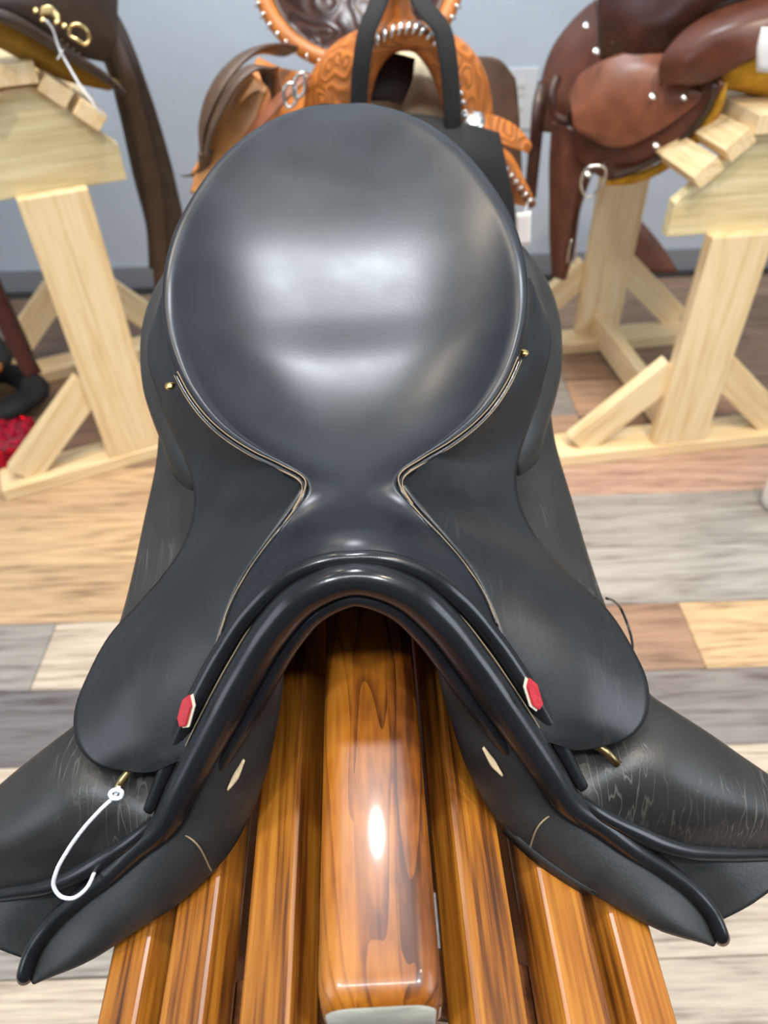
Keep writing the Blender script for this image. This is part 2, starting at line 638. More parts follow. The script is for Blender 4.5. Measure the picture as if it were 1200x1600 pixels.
# strip index shifts the grain
st = t.n('Math', operation='MULTIPLY_ADD')
t.l(sx.outputs['X'], st.inputs[0])
st.inputs[1].default_value = 1 / 0.0225
st.inputs[2].default_value = 0.5
fl = t.n('Math', operation='FLOOR')
t.l(st.outputs[0], fl.inputs[0])
vv = t.n('CombineXYZ')
for k_, mul_ in ((0, 1.7), (1, 0.45), (2, 0.9)):
    mm = t.n('Math', operation='MULTIPLY')
    t.l(fl.outputs[0], mm.inputs[0])
    mm.inputs[1].default_value = mul_
    t.l(mm.outputs[0], vv.inputs[k_])
va = t.n('VectorMath', operation='ADD')
t.l(mp.outputs['Vector'], va.inputs[0])
t.l(vv.outputs[0], va.inputs[1])
nb = t.n('TexNoise', Scale=30.0, Detail=1.0)
t.l(va.outputs[0], nb.inputs['Vector'])
m1 = t.n('Math', operation='MULTIPLY')
t.l(nb.outputs['Fac'], m1.inputs[0])
m1.inputs[1].default_value = 9.0
pp = t.n('Math', operation='FRACT')
t.l(m1.outputs[0], pp.inputs[0])
nf = t.n('TexNoise', Scale=300.0, Detail=4.0)
t.l(va.outputs[0], nf.inputs['Vector'])
bl = t.n('TexNoise', Scale=22.0, Detail=3.0)
t.l(tc.outputs['Object'], bl.inputs['Vector'])
pl_ = t.n('MapRange')
pl_.interpolation_type = 'SMOOTHSTEP'
pl_.inputs['From Min'].default_value = 0.6
pl_.inputs['From Max'].default_value = 1.0
t.l(pp.outputs[0], pl_.inputs['Value'])
s1 = t.n('Math', operation='MULTIPLY_ADD')
t.l(pl_.outputs['Result'], s1.inputs[0])
s1.inputs[1].default_value = -0.26
nfm = t.n('Math', operation='MULTIPLY_ADD')
t.l(nf.outputs['Fac'], nfm.inputs[0])
nfm.inputs[1].default_value = 0.5
nfm.inputs[2].default_value = 0.33
t.l(nfm.outputs[0], s1.inputs[2])
s2 = t.n('Math', operation='MULTIPLY_ADD')
t.l(bl.outputs['Fac'], s2.inputs[0])
s2.inputs[1].default_value = 0.75
t.l(s1.outputs[0], s2.inputs[2])
s3 = t.n('Math', operation='MULTIPLY_ADD')
s3.inputs[1].default_value = -0.13
t.l(fl.outputs[0], s3.inputs[0])
t.l(s2.outputs[0], s3.inputs[2])
s4 = t.n('Math', operation='MULTIPLY')
t.l(s3.outputs[0], s4.inputs[0])
s4.inputs[1].default_value = 0.62
cc = t.ramp(s4.outputs[0], [(0.36, (0.08, 0.019, 0.002)), (0.5, (0.22, 0.060, 0.005)), (0.66, (0.38, 0.120, 0.009)), (0.82, (0.47, 0.175, 0.018))])
t.l(cc, t.b.inputs['Base Color'])
M['beam'] = t.m
bv, bf = beam_mesh()
bo = mesh('ridge_beam', bv, bf, M['beam'], stand)
bo.data.materials.append(M['endgrain'])
for p in bo.data.polygons:
    if p.center.y < 0.0932 - Y0 + .0002 and p.normal.y < -0.6:
        p.material_index = 1
for s in (-1, 1):
    for (rx, rz) in ((0.050, 0.800), (0.105, 0.763), (0.154, 0.729)):
        c = (s * (rx + ex * 0.019 - nx * 0.014), rz + ez * 0.019 - nz * 0.014)
        board('slat', (c[0], YS0, c[1]), (c[0], YS1, c[1]), 0.038, 0.028, M['stained'], stand, (s * nx, 0, nz), 0.0045, 3)


def plate_poly():
    half = [(0.033, 0.772), (0.185, 0.668), (0.19, 0.655), (0.19, 0.60)]
    top = [(0.033, 0.80)]
    r = [(x, z) for x, z in top + half]
    return [(-x, z) for x, z in r[::-1]] + r


for y0 in (0.102 - Y0, 0.74 - Y0):
    prism('end_plate', plate_poly()[::-1], y0, y0 + 0.036, M['stained_dark'], stand, 0.003)
    board('post', (0, y0 + 0.055, 0.038), (0, y0 + 0.055, 0.76), 0.14, 0.038, M['stained_dark'], stand, (0, 1, 0), 0.003)
    board('base', (-0.28, y0 + 0.045, 0.019), (0.28, y0 + 0.045, 0.019), 0.12, 0.038, M['stained_dark'], stand, (0, 0, 1), 0.003)
board('gap_shade_board', (0, 0.15 - Y0, 0.47), (0, 0.76 - Y0, 0.47), 0.33, 0.02, M['stained_dark'], stand, (0, 0, 1), 0.003)  # added dark board, makes the gaps between the slats read as shade
board('stringer', (0, 0.14 - Y0, 0.057), (0, 0.80 - Y0, 0.057), 0.09, 0.038, M['stained_dark'], stand, (0, 0, 1), 0.003)

# ------------------------------------------------------------------ the black saddle
SB = np.array([0, Y0, 0.69])
saddle = empty('dressage_saddle', tow((0, Y0, 0.69)), YAW)
tag(saddle, 'black leather english saddle with round cantle resting on the stained stand', 'saddle')
MIR = np.array([-1, 1, 1])

rim_R = [(538, 163), (600, 173), (660, 197), (720, 238), (770, 300), (803, 360), (822, 430), (823, 482), (812, 540), (790, 600), (750, 655), (700, 690), (652, 716), (629, 733), (624, 752)]
rim_L = [(538, 163), (468, 178), (410, 203), (350, 248), (300, 305), (268, 362), (251, 435), (250, 487), (262, 550), (290, 607), (330, 658), (385, 703), (440, 733), (470, 748), (483, 764)]
rim_z = [1.089, 1.087, 1.081, 1.070, 1.055, 1.042, 1.026, 1.013, 0.999, 0.985, 0.973, 0.965, 0.960, 0.958, 0.957]
rim = np.array([sp(a, b, z) for a, b, z in zip(rim_R, rim_L, rim_z)])
rim[0][0] = 0
ap_R = [(656, 798), (692, 840), (736, 896), (760, 944), (776, 988), (790, 1040), (806, 1085)]
ap_L = [(452, 812), (412, 862), (376, 917), (354, 962), (340, 1003), (328, 1050), (313, 1100)]
ap_z = [0.949, 0.936, 0.918, 0.905, 0.895, 0.880, 0.861]
apron = np.array([sp(a, b, z) for a, b, z in zip(ap_R, ap_L, ap_z)])
edge = np.vstack([rim, apron])
ED = crom(np.vstack([edge[2] * MIR, edge[1] * MIR, edge]), 900)
ED = arclen(ED[int(np.argmin(np.abs(ED[:200, 0]))):], 700)
ED[0, 0] = 0
NR = 150
# dense sampling towards the cantle top
tt = np.linspace(0, 1, NR) ** 1.35
ED = np.stack([np.interp(tt, np.linspace(0, 1, 700), ED[:, k]) for k in range(3)], -1)
i_tw = int(np.argmin(ED[:, 0] + (ED[:, 1] > 0.45) * 9))          # twist corner
cy = ED[:, 1].copy()
y_tw, y_end = ED[i_tw, 1], 0.2745
for i in range(i_tw, NR):
    f = (i - i_tw) / (NR - 1 - i_tw)
    cy[i] = y_tw + (y_end - y_tw) * f
# smooth height field through rim, apron edge and centre line
ctr = np.array([(0.745, 1.090), (0.735, 1.0925), (0.70, 1.0865), (0.66, 1.072), (0.61, 1.0505), (0.56, 1.0265), (0.51, 0.9975), (0.47, 0.9735), (0.43, 0.959), (0.39, 0.952),
                (0.355, 0.9525), (0.33, 0.9565), (0.31, 0.963), (0.295, 0.967), (0.282, 0.9685), (0.27, 0.967)])
CD = crom(ctr, 400)[::-1]
NC = 97
ss = np.sin(np.linspace(-1, 1, NC) * math.pi / 2)
ss = 0.6 * ss + 0.4 * np.linspace(-1, 1, NC)
X = ED[:, 0:1] * ss[None, :]
Yg = cy[:, None] + (ED[:, 1:2] - cy[:, None]) * (ss[None, :] ** 2)
zc = np.interp(cy, CD[:, 0], CD[:, 1])[:, None]
tr = np.arange(NR)
i9 = int(np.argmin(np.linalg.norm(ED[:, :2] - rim[9][:2], axis=1)))
up = np.interp(tr, [0, i9, i_tw, NR - 1], [0.0135, 0.010, 0.001, 0.0])
pw = np.interp(tr, [0, i9 - 20, i_tw, NR - 1], [2.6, 3.0, 2.0, 2.0])[:, None]
Zg = zc + ((ED[:, 2] + up)[:, None] - zc) * np.abs(ss[None, :]) ** pw
# rounded edge
EF = np.vstack([ED, ED[::-1] * MIR])
dist = np.min(np.linalg.norm(np.stack([X, Yg], -1)[:, :, None, :] - EF[None, None, :, :2], axis=-1), axis=-1)
i_rv = int(np.argmin(np.linalg.norm(ED[:, :2] - rim[9][:2], axis=1)))
i_c2 = int(np.argmin(np.linalg.norm(ED[:, :2] - rim[12][:2], axis=1)))
rr_row = np.interp(np.arange(NR), [0, i_rv - 6, i_c2, NR - 1], [0.015, 0.013, 0.004, 0.0025])[:, None]
q = np.clip(1 - dist / rr_row, 0, 1)
Zg = Zg - rr_row * (1 - np.sqrt(np.maximum(1 - q * q, 0)))
# the pommel front turns down into the rolls
fr_ = np.stack([X[-1], Yg[-1]], -1)
df = np.min(np.linalg.norm(np.stack([X, Yg], -1)[:, :, None, :] - fr_[None, None, :, :], axis=-1), axis=-1)
q = np.clip(1 - df / 0.028, 0, 1) * 0.93
Zg = Zg - 0.028 * (1 - np.sqrt(np.maximum(1 - q * q, 0))) * 0.75
G = np.stack([X, Yg, Zg], -1) - SB
V = [tuple(v) for v in G.reshape(-1, 3)]
Fc = []
for i in range(NR - 1):
    for j in range(NC - 1):
        a = i * NC + j
        Fc.append((a, a + 1, a + NC + 1, a + NC))
# skirted side and underside of the rim
ring = [i * NC for i in range(NR - 1, -1, -1)] + [i * NC + NC - 1 for i in range(1, NR)]
prev = ring
ringP = np.array([G.reshape(-1, 3)[k] for k in ring])
rt = np.array([rr_row[k // NC, 0] for k in ring])
for ins, dz in ((0.0005, 0.005), (0.003, 0.010), (0.010, 0.014), (0.03, 0.016)):
    cxy = np.array([0, 0.50 - Y0])
    dirn = ringP[:, :2] * 0
    k0 = len(V)
    for m_, p in enumerate(ringP):
        sc = rt[m_] / 0.015
        v = np.array([-p[0], (0.5 - Y0) - p[1]])
        l = np.linalg.norm(v)
        v = v / max(l, 1e-6)
        if m_ < (NR - i_c2) or m_ > len(ringP) - (NR - i_c2):
            v = v * 0
        V.append((p[0] + v[0] * ins * sc, p[1] + v[1] * ins * sc, p[2] - dz * (0.25 + 0.75 * sc)))
    cur = [k0 + m_ for m_ in range(len(ringP))]
    for m_ in range(len(ring) - 1):
        Fc.append((prev[m_], prev[m_ + 1], cur[m_ + 1], cur[m_]))
    prev = cur
seat = mesh('seat', V, Fc, M['black'], saddle)

OFF = SB
# leather back of the cantle closing the space between seat rim and panels
rb_ = np.vstack([(rim[1:7] * MIR)[::-1], rim[:7]])
inw = np.array([0, .52, 0]) - rb_
inw[:, 2] = 0
inw /= np.linalg.norm(inw, axis=1, keepdims=True)
cb0 = rb_ + inw * .005 + np.array([0, 0, -.006])
cb1 = rb_ + inw * .016 + np.array([0, 0, -.03])
cb2 = rb_ + inw * .034 + np.array([0, 0, -.07])
cb3 = rb_ + inw * .050
cb3[:, 2] = .880
sheet('cantle_back', loft([cb0, cb1, cb2, cb3], 80, 24), .004, M['black'], saddle, OFF)


def stitches(name, P, r, parent, n=120):
    return tube(name, arclen(crom(P, 400), n), r, M['stitch'], parent, OFF, 6)


# ---- rolls of the pommel arch
arch_R = [(640, 925), (690, 970), (735, 1030), (775, 1090), (815, 1150), (850, 1205), (882, 1252)]
arch_L = [(484, 930), (425, 985), (385, 1045), (350, 1107), (318, 1165), (285, 1225), (255, 1285)]
arch_z = [0.946, 0.926, 0.900, 0.875, 0.850, 0.826, 0.803]
arch_h = [np.array([0, *toloc(uz(562, 904, 0.956))[1:]])] + [sp(a, b, z) for a, b, z in zip(arch_R, arch_L, arch_z)]
pip_R = [(925, 1279), (971, 1312), (1033, 1346), (1075, 1375), (1108, 1412), (1133, 1456)]
pip_L = [(200, 1337), (152, 1383), (108, 1425), (75, 1460), (50, 1500), (46, 1533)]
pip_z = [0.782, 0.762, 0.738, 0.720, 0.704, 0.690]
pip_h = [sp(a, b, z) for a, b, z in zip(pip_R, pip_L, pip_z)]
arch_h = np.array(arch_h)
arch = np.vstack([arch_h[::-1] * MIR, arch_h[1:]])
AC = arclen(crom(arch, 600), 121)
Tn = np.gradient(AC, axis=0)
Tn /= np.linalg.norm(Tn, axis=1, keepdims=True)
VN = np.array([0, -0.70, 0.71])
OUT = np.cross(VN, Tn)
OUT /= np.linalg.norm(OUT, axis=1, keepdims=True)
if OUT[60][2] < 0:
    OUT = -OUT
FW = np.cross(OUT, Tn)
FW *= np.sign(FW[:, 1:2]) * -1
u = np.abs(np.linspace(-1, 1, 121))[:, None]
pip_a = np.array(pip_h + [pip_h[-1] + np.array([.001, .012, -.006])])
full = np.vstack([pip_a[::-1] * MIR, arch, pip_a])
RP = arclen(crom(full, 900), 240)
lp = np.concatenate([[0], np.cumsum(np.linalg.norm(np.diff(RP, axis=0), axis=1))])
lp = np.abs(lp / lp[-1] * 2 - 1)
tube('pommel_roll', RP, list(np.interp(lp, [0, .12, .3, .5, .6, .75, 1], [.0092, .0108, .0118, .0105, .0085, .0066, .0056])), M['black_roll'], saddle, OFF, 20)
w1 = OUT * (0.0112 + 0.0020 * u ** 2 + .0065 * np.sin(u * math.pi)) - FW * 0.003
tube('pommel_welt', AC + w1, list(np.interp(np.linspace(-1, 1, 41), [-1, -.6, -.35, 0, .35, .6, 1], [.0042, .0068, .0062, .0048, .0062, .0068, .0042])), M['black_roll'], saddle, OFF, 16)
stitches('welt_stitching', AC[4:-4:4] + w1[4:-4:4] * .62 + FW[4:-4:4] * 0.0045, 0.00045, saddle, 160)
w2 = -OUT * (0.0112 + .003 * np.sin(u * math.pi)) - FW * 0.007
tube('pommel_lip', AC + w2, list(np.interp(np.linspace(-1, 1, 21), [-1, -.5, 0, .5, 1], [.004, .0062, .0046, .0062, .004])), M['black_roll'], saddle, OFF, 14)
stitches('lip_stitching', (AC + w2 * .85 + FW * 0.001)[4:48:4], 0.0005, saddle, 80)
# tunnel lining behind the arch
base = (AC + w2)[20:-20]
tun = [base + np.array([0, 0.001, 0.002]), base + np.array([0, 0.03, 0.004]), base + np.array([0, 0.08, -0.008]), base * np.array([0.9, 1, 1]) + np.array([0, 0.30, -0.04])]
sheet('gullet_lining', np.stack([crom(np.array(c)[::4], 60) for c in tun], 0), 0.003, M['dark_lining'], saddle, OFF)

out_R = [(825, 445), (843, 479), (855, 517), (852, 553), (843, 584), (830, 627), (814, 670), (804, 715), (804, 752), (816, 796), (840, 836), (876, 876), (924, 924),
         (964, 968), (996, 1020), (1014, 1072), (1010, 1112), (988, 1140), (940, 1160), (892, 1168), (858, 1160)]
out_L = [(252, 490), (241, 520), (237, 548), (240, 580), (249, 612), (258, 645), (274, 683), (296, 725), (311, 765), (312, 812), (298, 862), (270, 908), (232, 950),
         (195, 985), (160, 1045), (131, 1108), (129, 1160), (150, 1192), (196, 1202), (237, 1202), (275, 1193)]
out_z = [.987, .974, .962, .952, .943, .930, .917, .905, .895, .885, .875, .868, .861, .855, .848, .840, .834, .831, .831, .834, .842]
in_R = [(812, 440), (812, 470), (808, 510), (800, 550), (786, 590), (764, 628), (732, 660), (690, 688), (645, 712), (621, 752), (654, 800), (690, 842), (734, 898), (757, 946),
        (773, 990), (787, 1042), (802, 1082), (816, 1108), (826, 1128), (836, 1144), (846, 1156)]
in_z = [1.0, .99, .98, .972, .965, .960, .956, .954, .953, .951, .943, .931, .913, .900, .890, .877, .866, .859, .854, .849, .844]
out_c = np.array([sp(a, b, z) for a, b, z in zip(out_R, out_L, out_z)])
in_c = np.array([sp(a, None, z) for a, z in zip(in_R, in_z)])
in_c[8:16, :2] = np.array([e for e in (in_c[8:16, :2])])
bul = np.array([0, 0, 0, 0, 0, -.002, -.004, -.006, -.006, -.005, -.002, .001, .004, .007, .008, .008, .007, .005, .003, .002, 0])
mid_c = (out_c + in_c) / 2
mid_c[:, 2] += bul + np.array([.006] * 6 + [.003] * 3 + [0] * 12)
# flap: inner (hidden) line running out into the front edge, crest line seen against the floor, lower lines
T_c = [(.10, .47, .895), (.095, .41, .872), (.095, .35, .850), (.10, .30, .832), (.112, .255, .812)]
T_px = [((896, 1237), (248, 1275), .803), ((925, 1254), (216, 1302), .795), ((971, 1279), (167, 1333), .777), ((1020, 1306), (118, 1357), .760), ((1054, 1317), (83, 1371), .748),
        ((1117, 1321), (20, 1384), .727), ((1200, 1323), (-60, 1390), .700), ((1280, 1330), (-140, 1395), .676)]
B_px = [((838, 590), (250, 622), .885), ((864, 692), (260, 714), .857), ((898, 790), (246, 810), .826), ((924, 868), (233, 888), .808), ((950, 945), (214, 965), .797),
        ((985, 1040), (175, 1060), .798), ((1016, 1086), (128, 1150), .802), ((1050, 1106), (104, 1173), .803), ((1085, 1126), (80, 1194), .795), ((1125, 1152), (50, 1218), .785),
        ((1165, 1182), (18, 1243), .772), ((1230, 1236), (-40, 1283), .748), ((1290, 1300), (-112, 1340), .706)]
T_c = np.array([np.array(v) for v in T_c] + [sp(*v) for v in T_px])
B_c = np.array([sp(*v) for v in B_px])
mfl = (T_c + B_c) / 2
mfl[:, 2] += np.array([.0, .0, .0, .0, .002, .008, .016, .020, .022, .022, .022, .018, .010])
mfl[:, 1] -= np.array([0, 0, 0, 0, 0, .002, .006, .010, .012, .012, .012, .010, .006])
dsc = np.array([1, 1, 1, 1, 1, .95, .9, .82, .74, .62, .48, .30, .10])[:, None]
D1 = B_c + np.array([.006, .012, -.06]) * dsc
D2 = B_c + np.array([.018, .022, -.26]) * dsc
for s in (1, -1):
    S = np.array([s, 1, 1])
    # skirt
    G = loft([out_c * S, mid_c * S, in_c * S], 110, 24)
    sk = sheet('skirt', G, 0.0035, M['black_skirt'], saddle, OFF, flip=(s < 0))
    # stitched welt along the seat edge: two tan lines
    e1 = np.array([e for e in (ED[i_rv - 4:i_tw + 20])]) * S
    wl = e1 + np.array([0, 0, .0012])
    tube('seat_welt', arclen(wl + np.array([s * .0012, -.001, -.003]), 120), 0.0016, M['black_roll'], saddle, OFF, 8)
    wl2 = ED[i_rv - 4:NR - 14] * S + np.array([0, 0, .0012])
    stitches('seat_stitching', wl2[::4] + np.array([0, 0, -.0006]), 0.0005, sk, 180)
    stitches('seat_stitching', wl[::4] + np.array([s * .0022, -.0016, -.0026]), 0.0006, sk)
    # flap
    G = loft([T_c * S, (T_c * .72 + B_c * .28 + (mfl - (T_c + B_c) / 2) * .8) * S, mfl * S, B_c * S, D1 * S, D2 * S], 90, 50)
    fl = sheet('flap', G, 0.005, M['black_worn'], saddle, OFF, flip=(s > 0))
    fe = T_c[5:] * S
    tube('flap_piping', arclen(crom(fe + np.array([0, -.004, .001]), 200), 60), [.004, .0066, .007, .007, .007], M['black_roll'], fl, OFF, 12)
    stitches('flap_stitching', crom(fe, 60) * .90 + crom(mfl[5:] * S, 60) * .10 + np.array([0, -.0015, .0026]), 0.0006, fl)
    stitches('flap_stitching', crom(fe, 60) * .85 + crom(mfl[5:] * S, 60) * .15 + np.array([0, -.0018, .0034]), 0.0006, fl)
    # panel with its front cushion
    P0 = [((700, 1000), (420, 1010), .915), ((745, 1070), (385, 1080), .885), ((790, 1140), (345, 1145), .855), ((840, 1215), (300, 1230), .825), ((888, 1262), (250, 1292), .797),
          ((930, 1295), (205, 1343), .777), ((985, 1332), (152, 1390), .755), ((1045, 1368), (108, 1432), .730), ((1095, 1415), (73, 1475), .708), ((1128, 1455), (54, 1530), .690)]
    P2 = [((682, 1030), (440, 1040), .895), ((700, 1085), (441, 1090), .868), ((717, 1133), (437, 1133), .843), ((746, 1221), (425, 1196), .812), ((783, 1287), (400, 1267), .788),
          ((825, 1337), (362, 1340), .766), ((887, 1379), (310, 1398), .748), ((958, 1408), (242, 1447), .731), ((1033, 1446), (160, 1500), .708), ((1108, 1462), (78, 1538), .686)]
    P0 = np.array([sp(*v) for v in P0])
    P2 = np.array([sp(*v) for v in P2])
    P1 = (P0 + P2) / 2 + np.array([0, -.010, .003]) * np.array([.1, .2, .3, .6, 1, 1, 1, 1, 1, .5])[:, None]
    P3 = P2 + np.array([0, .03, -.006])
    P4 = P3 * np.array([.72, 1, 1]) + np.array([0, .34, 0])
    Pm = P0 + np.array([0, .02, .004])
    Pk = P0 * np.array([.78, 1, 1]) + np.array([0, .12, -0.015])
    G = loft([Pk * S, Pm * S, P0 * S, P1 * S, P2 * S, P3 * S, P4 * S], 70, 60)
    xr_ = np.abs(G[..., 0] - RX)
    lo_ = 0.800 - math.tan(TH) * (xr_ - 0.05) + 0.0055
    on_ = (xr_ > 0.044) & (xr_ < 0.19) & (G[..., 1] > 0.084)
    G[..., 2] = np.where(on_, np.maximum(G[..., 2], lo_), G[..., 2])
    pn = sheet('panel', G, 0.004, M['black_panel'], saddle, OFF, flip=(s > 0))
    # seam of the cushion
    sm = P0[4] * .9 + P2[4] * .1, P1[4] + np.array([0.004, -.0015, .001]), P2[5] * .8 + P1[5] * .2 + np.array([0, -.003, .001])
    stitches('cushion_seam', np.array([v * S for v in sm]), 0.0006, pn, 30)
    # under flap outside the panel piping
    Q0 = np.array(pip_h) * 1.0
    Q0 = np.vstack([arch_h[-1] + np.array([.004, .006, 0]), Q0 + np.array([0, .010, -.006])])
    fo = np.linspace(0.3, 1, len(Q0))[:, None]
    Q1 = Q0 + np.array([.035, .012, .006]) * fo
    Q2 = Q0 + np.array([.085, .045, .0]) * fo
    Q3 = Q0 + np.array([.10, .12, -.03]) * fo
    G = loft([Q0 * S, Q1 * S, Q2 * S, Q3 * S], 40, 24)
    sheet('sweat_flap', G, 0.004, M['black_panel'], saddle, OFF, flip=(s < 0))
    # rear cushion bulging beside the cantle
    bR = [(822, 405), (852, 445), (866, 485), (870, 526), (869, 571), (861, 607), (850, 645), (838, 690), (800, 740)]
    bL = [(250, 462), (236, 490), (228, 520), (226, 552), (230, 592), (243, 635), (260, 676), (276, 720), (306, 765)]
    bz = [.955, .945, .935, .925, .917, .908, .898, .884, .868]
    b0 = np.array([sp(a, b, z) for a, b, z in zip(bR, bL, bz)])
    b1 = b0 * np.array([.9, 1, 1]) + np.array([0, .004, .022])
    b2 = b0 * np.array([.72, 1, 1]) + np.array([0, .006, .02])
    b3 = b0 + np.array([-.004, .01, -.05])
    b4 = b0 * np.array([.8, 1, 1]) + np.array([0, .02, -.11])
    G = loft([b2 * S, b1 * S, b0 * S, b3 * S, b4 * S], 40, 30)
    sheet('rear_panel', G, 0.004, M['black_panel'], saddle, OFF, flip=(s > 0))
    # brass nail at the skirt
    rv = sp((818, 551), (266, 603), .982)
    rv = mid_c[3] * .55 + in_c[3] * .45
    k = 0
    bm = bmesh.new()
    bmesh.ops.create_uvsphere(bm, u_segments=14, v_segments=8, radius=0.0042)
    me = bpy.data.meshes.new('nail')
    bm.to_mesh(me)
    bm.free()
    nl = link('nail', me, M['brass'], sk)
    c_ = toloc(uz(*((818, 551) if s > 0 else (266, 603)), .972)) - SB
    nl.location = c_
    nl.scale = (1, 1, .6)
    # red tab where skirt, apron and welt meet
    rp = (sp((815, 1072), (307, 1105), .884) + np.array([.004, 0, .002])) * S
    ax = (apron[-1] - apron[-3]) * S
    ax /= np.linalg.norm(ax)
    nn = np.array([s * .25, -.55, .8])
    nn -= ax * (nn @ ax)
    nn /= np.linalg.norm(nn)
    rp = rp + ax * .004
    sd = np.cross(nn, ax)
    mt = Matrix((ax, sd, nn)).transposed().to_4x4()
    mt.translation = Vector(rp + nn * .003 - SB)
    hexa = [(-.0105, .0), (-.006, -.0034), (.006, -.0038), (.0105, -.001), (.0085, .0028), (-.0045, .0034)]
    o_ = tag(prism('name_tab', hexa, -.0012, .0012, M['red'], saddle, .0005, 'Z', mt), 'small red leather tab')
    prism('tab_edge', [(a_ * 1.06, b_ - (.0013 if s > 0 else -.0013)) for a_, b_ in hexa], -.002, -.0008, M['cream_trim'], o_, 0, 'Z')
    # stirrup bar end showing under the skirt
    a_, b_ = ((926, 1160), (966, 1194)) if s > 0 else ((206, 1200), (178, 1242))
    pa, pb = toloc(uz(*a_, .826)), toloc(uz(*b_, .819))
    tube('stirrup_bar', np.array([pa + (pa - pb) * .6 + np.array([0, 0, .004]), pa, (pa + pb) / 2 + np.array([0, 0, .002]), pb]), 0.0028, M['old_brass'], saddle, OFF, 10)
    # tan felt patch inside the arch
    fp = [((752, 1150), (388, 1160), .842), ((770, 1180), (378, 1180), .832), ((785, 1195), (366, 1205), .825)]
    fp = np.array([sp(*v) for v in fp]) * S
    tube('felt_patch', crom(fp + np.array([0, -.012, .004]), 10), [.001, .0026, .0008], M['felt'], pn, OFF, 8, flat=.4)

# white price string tied to the left stirrup bar
st_px = [(186, 1228, .828), (182, 1240, .826), (160, 1262, .824), (130, 1295, .812), (105, 1330, .800), (88, 1362, .790), (84, 1385, .782), (96, 1401, .776), (115, 1403, .772), (135, 1388, .770), (148, 1362, .770), (152, 1352, .768)]
sp_ = np.array([tow(toloc(uz(*p))) for p in st_px])
string = tube('price_tag_string', arclen(crom(sp_, 200), 120), 0.0013, M['string'], None, (0, 0, 0), 8)
tag(string, 'white string loop tied to the stirrup bar of the black saddle', 'string')
kn = np.array([tow(toloc(uz(*p))) for p in [(172, 1240, .829), (180, 1234, .831), (190, 1237, .830), (188, 1246, .827), (176, 1247, .828)]])
tube('knot', crom(kn, 30, closed=True), 0.0014, M['string'], string, (0, 0, 0), 8, closed=True)

# ------------------------------------------------------------------ pine racks of the neighbouring saddles
def pine_rack(origin, ang, zb, label, depth=0.62, xl=-0.345, xr=0.36, group=None):
    """front post centre at origin (x, y); zb = underside of the head board"""
    r = empty('saddle_rack', (origin[0], origin[1], 0), ang)
    tag(r, label, 'saddle rack', group)
    hw, hs = 0.166, 0.075
    slope = math.tan(rad(43))
    top = zb + hs + (hw - 0.03) * slope
    poly = [(-hw, zb), (hw, zb), (hw, zb + hs), (0.03, top), (-0.03, top), (-hw, zb + hs)]
    for y0, ysign in ((0.04, -1), (depth, 1)):
        prism('head_board', poly, y0, y0 + 0.03, M['poplar'], r, 0.002)
        yp = y0 - 0.019 if ysign < 0 else y0 + 0.049
        board('post', (0, yp, 0.038), (0, yp, zb + 0.006), 0.15, 0.037, M['pine'], r, (0, 1, 0), 0.003)
        yb = yp + 0.03 if ysign < 0 else yp - 0.03
        board('base', (xl, yb, 0.019), (xr, yb, 0.019), 0.105, 0.038, M['pine'], r, (0, 0, 1), 0.003)
        for sg in (-1, 1):
            e0 = (sg * (abs(xl if sg < 0 else xr) - 0.06), yp + 0.02, 0.045)
            board('brace', e0, (sg * 0.06, yp + 0.02, 0.262), 0.085, 0.036, M['pine'], r, (0, 1, 0), 0.003)
    board('stringer', (0, 0.03, 0.060), (0, depth + 0.05, 0.060), 0.088, 0.038, M['pine'], r, (1, 0, 0), 0.003)
    th = rad(43)
    for sg in (-1, 1):
        for dd in (0.032, 0.106):
            x = 0.032 + dd * math.cos(th)
            z = top - dd * math.sin(th)
            c = (sg * (x + math.sin(th) * 0.018), z + math.cos(th) * 0.018)
            board('slat', (c[0], 0.012, c[1]), (c[0], depth + 0.06, c[1]), 0.058, 0.036, M['pine'], r, (sg * math.sin(th), 0, math.cos(th)), 0.002)
    board('ridge_board', (0, 0.012, top + 0.028), (0, depth + 0.06, top + 0.028), 0.085, 0.038, M['pine'], r, (0, 0, 1), 0.002)
    return r


def rackpos(a, b, s):
    A, B = uz(*a, .04), uz(*b, .04)
    d = (B - A) / np.linalg.norm(B - A)
    return A + d * s, math.atan2(d[1], d[0])


pR, aR = rackpos((875, 712), (1200, 678), 0.345)
pL, aL = rackpos((5, 765), (262, 692), 0.355)
pine_rack(pR, aR, 0.612, 'pale pine saddle rack under the brown saddle with yellow fleece')
pine_rack(pL, aL, 0.735, 'pale pine saddle rack under the dark brown saddle with gold buckles', xr=0.30, xl=-0.36)
pine_rack((0.04, 1.62), rad(8), 0.66, 'pine saddle rack under the orange western saddle', 0.55, -0.25, 0.25)


# ------------------------------------------------------------------ background saddles
def lofty(name, curves, th, mat, root, nu=40, nv=24, flip=False):
    """curves of (pixel x, pixel y, distance): leather sheet in world space"""
    cs = [np.array([uy(*p) for p in c]) for c in curves]
    return sheet(name, loft(cs, nu, nv), th, mat, root, np.array(root.location if root else (0, 0, 0)), flip)


def ptube(name, pts, r, mat, root, n=40, seg=10, flat=1.0, up=None, closed=False):
    P = np.array([uy(*p) for p in pts])
    return tube(name, crom(P, n, closed), r, mat, root, np.array(root.location if root else (0, 0, 0)), seg, flat, closed, up)


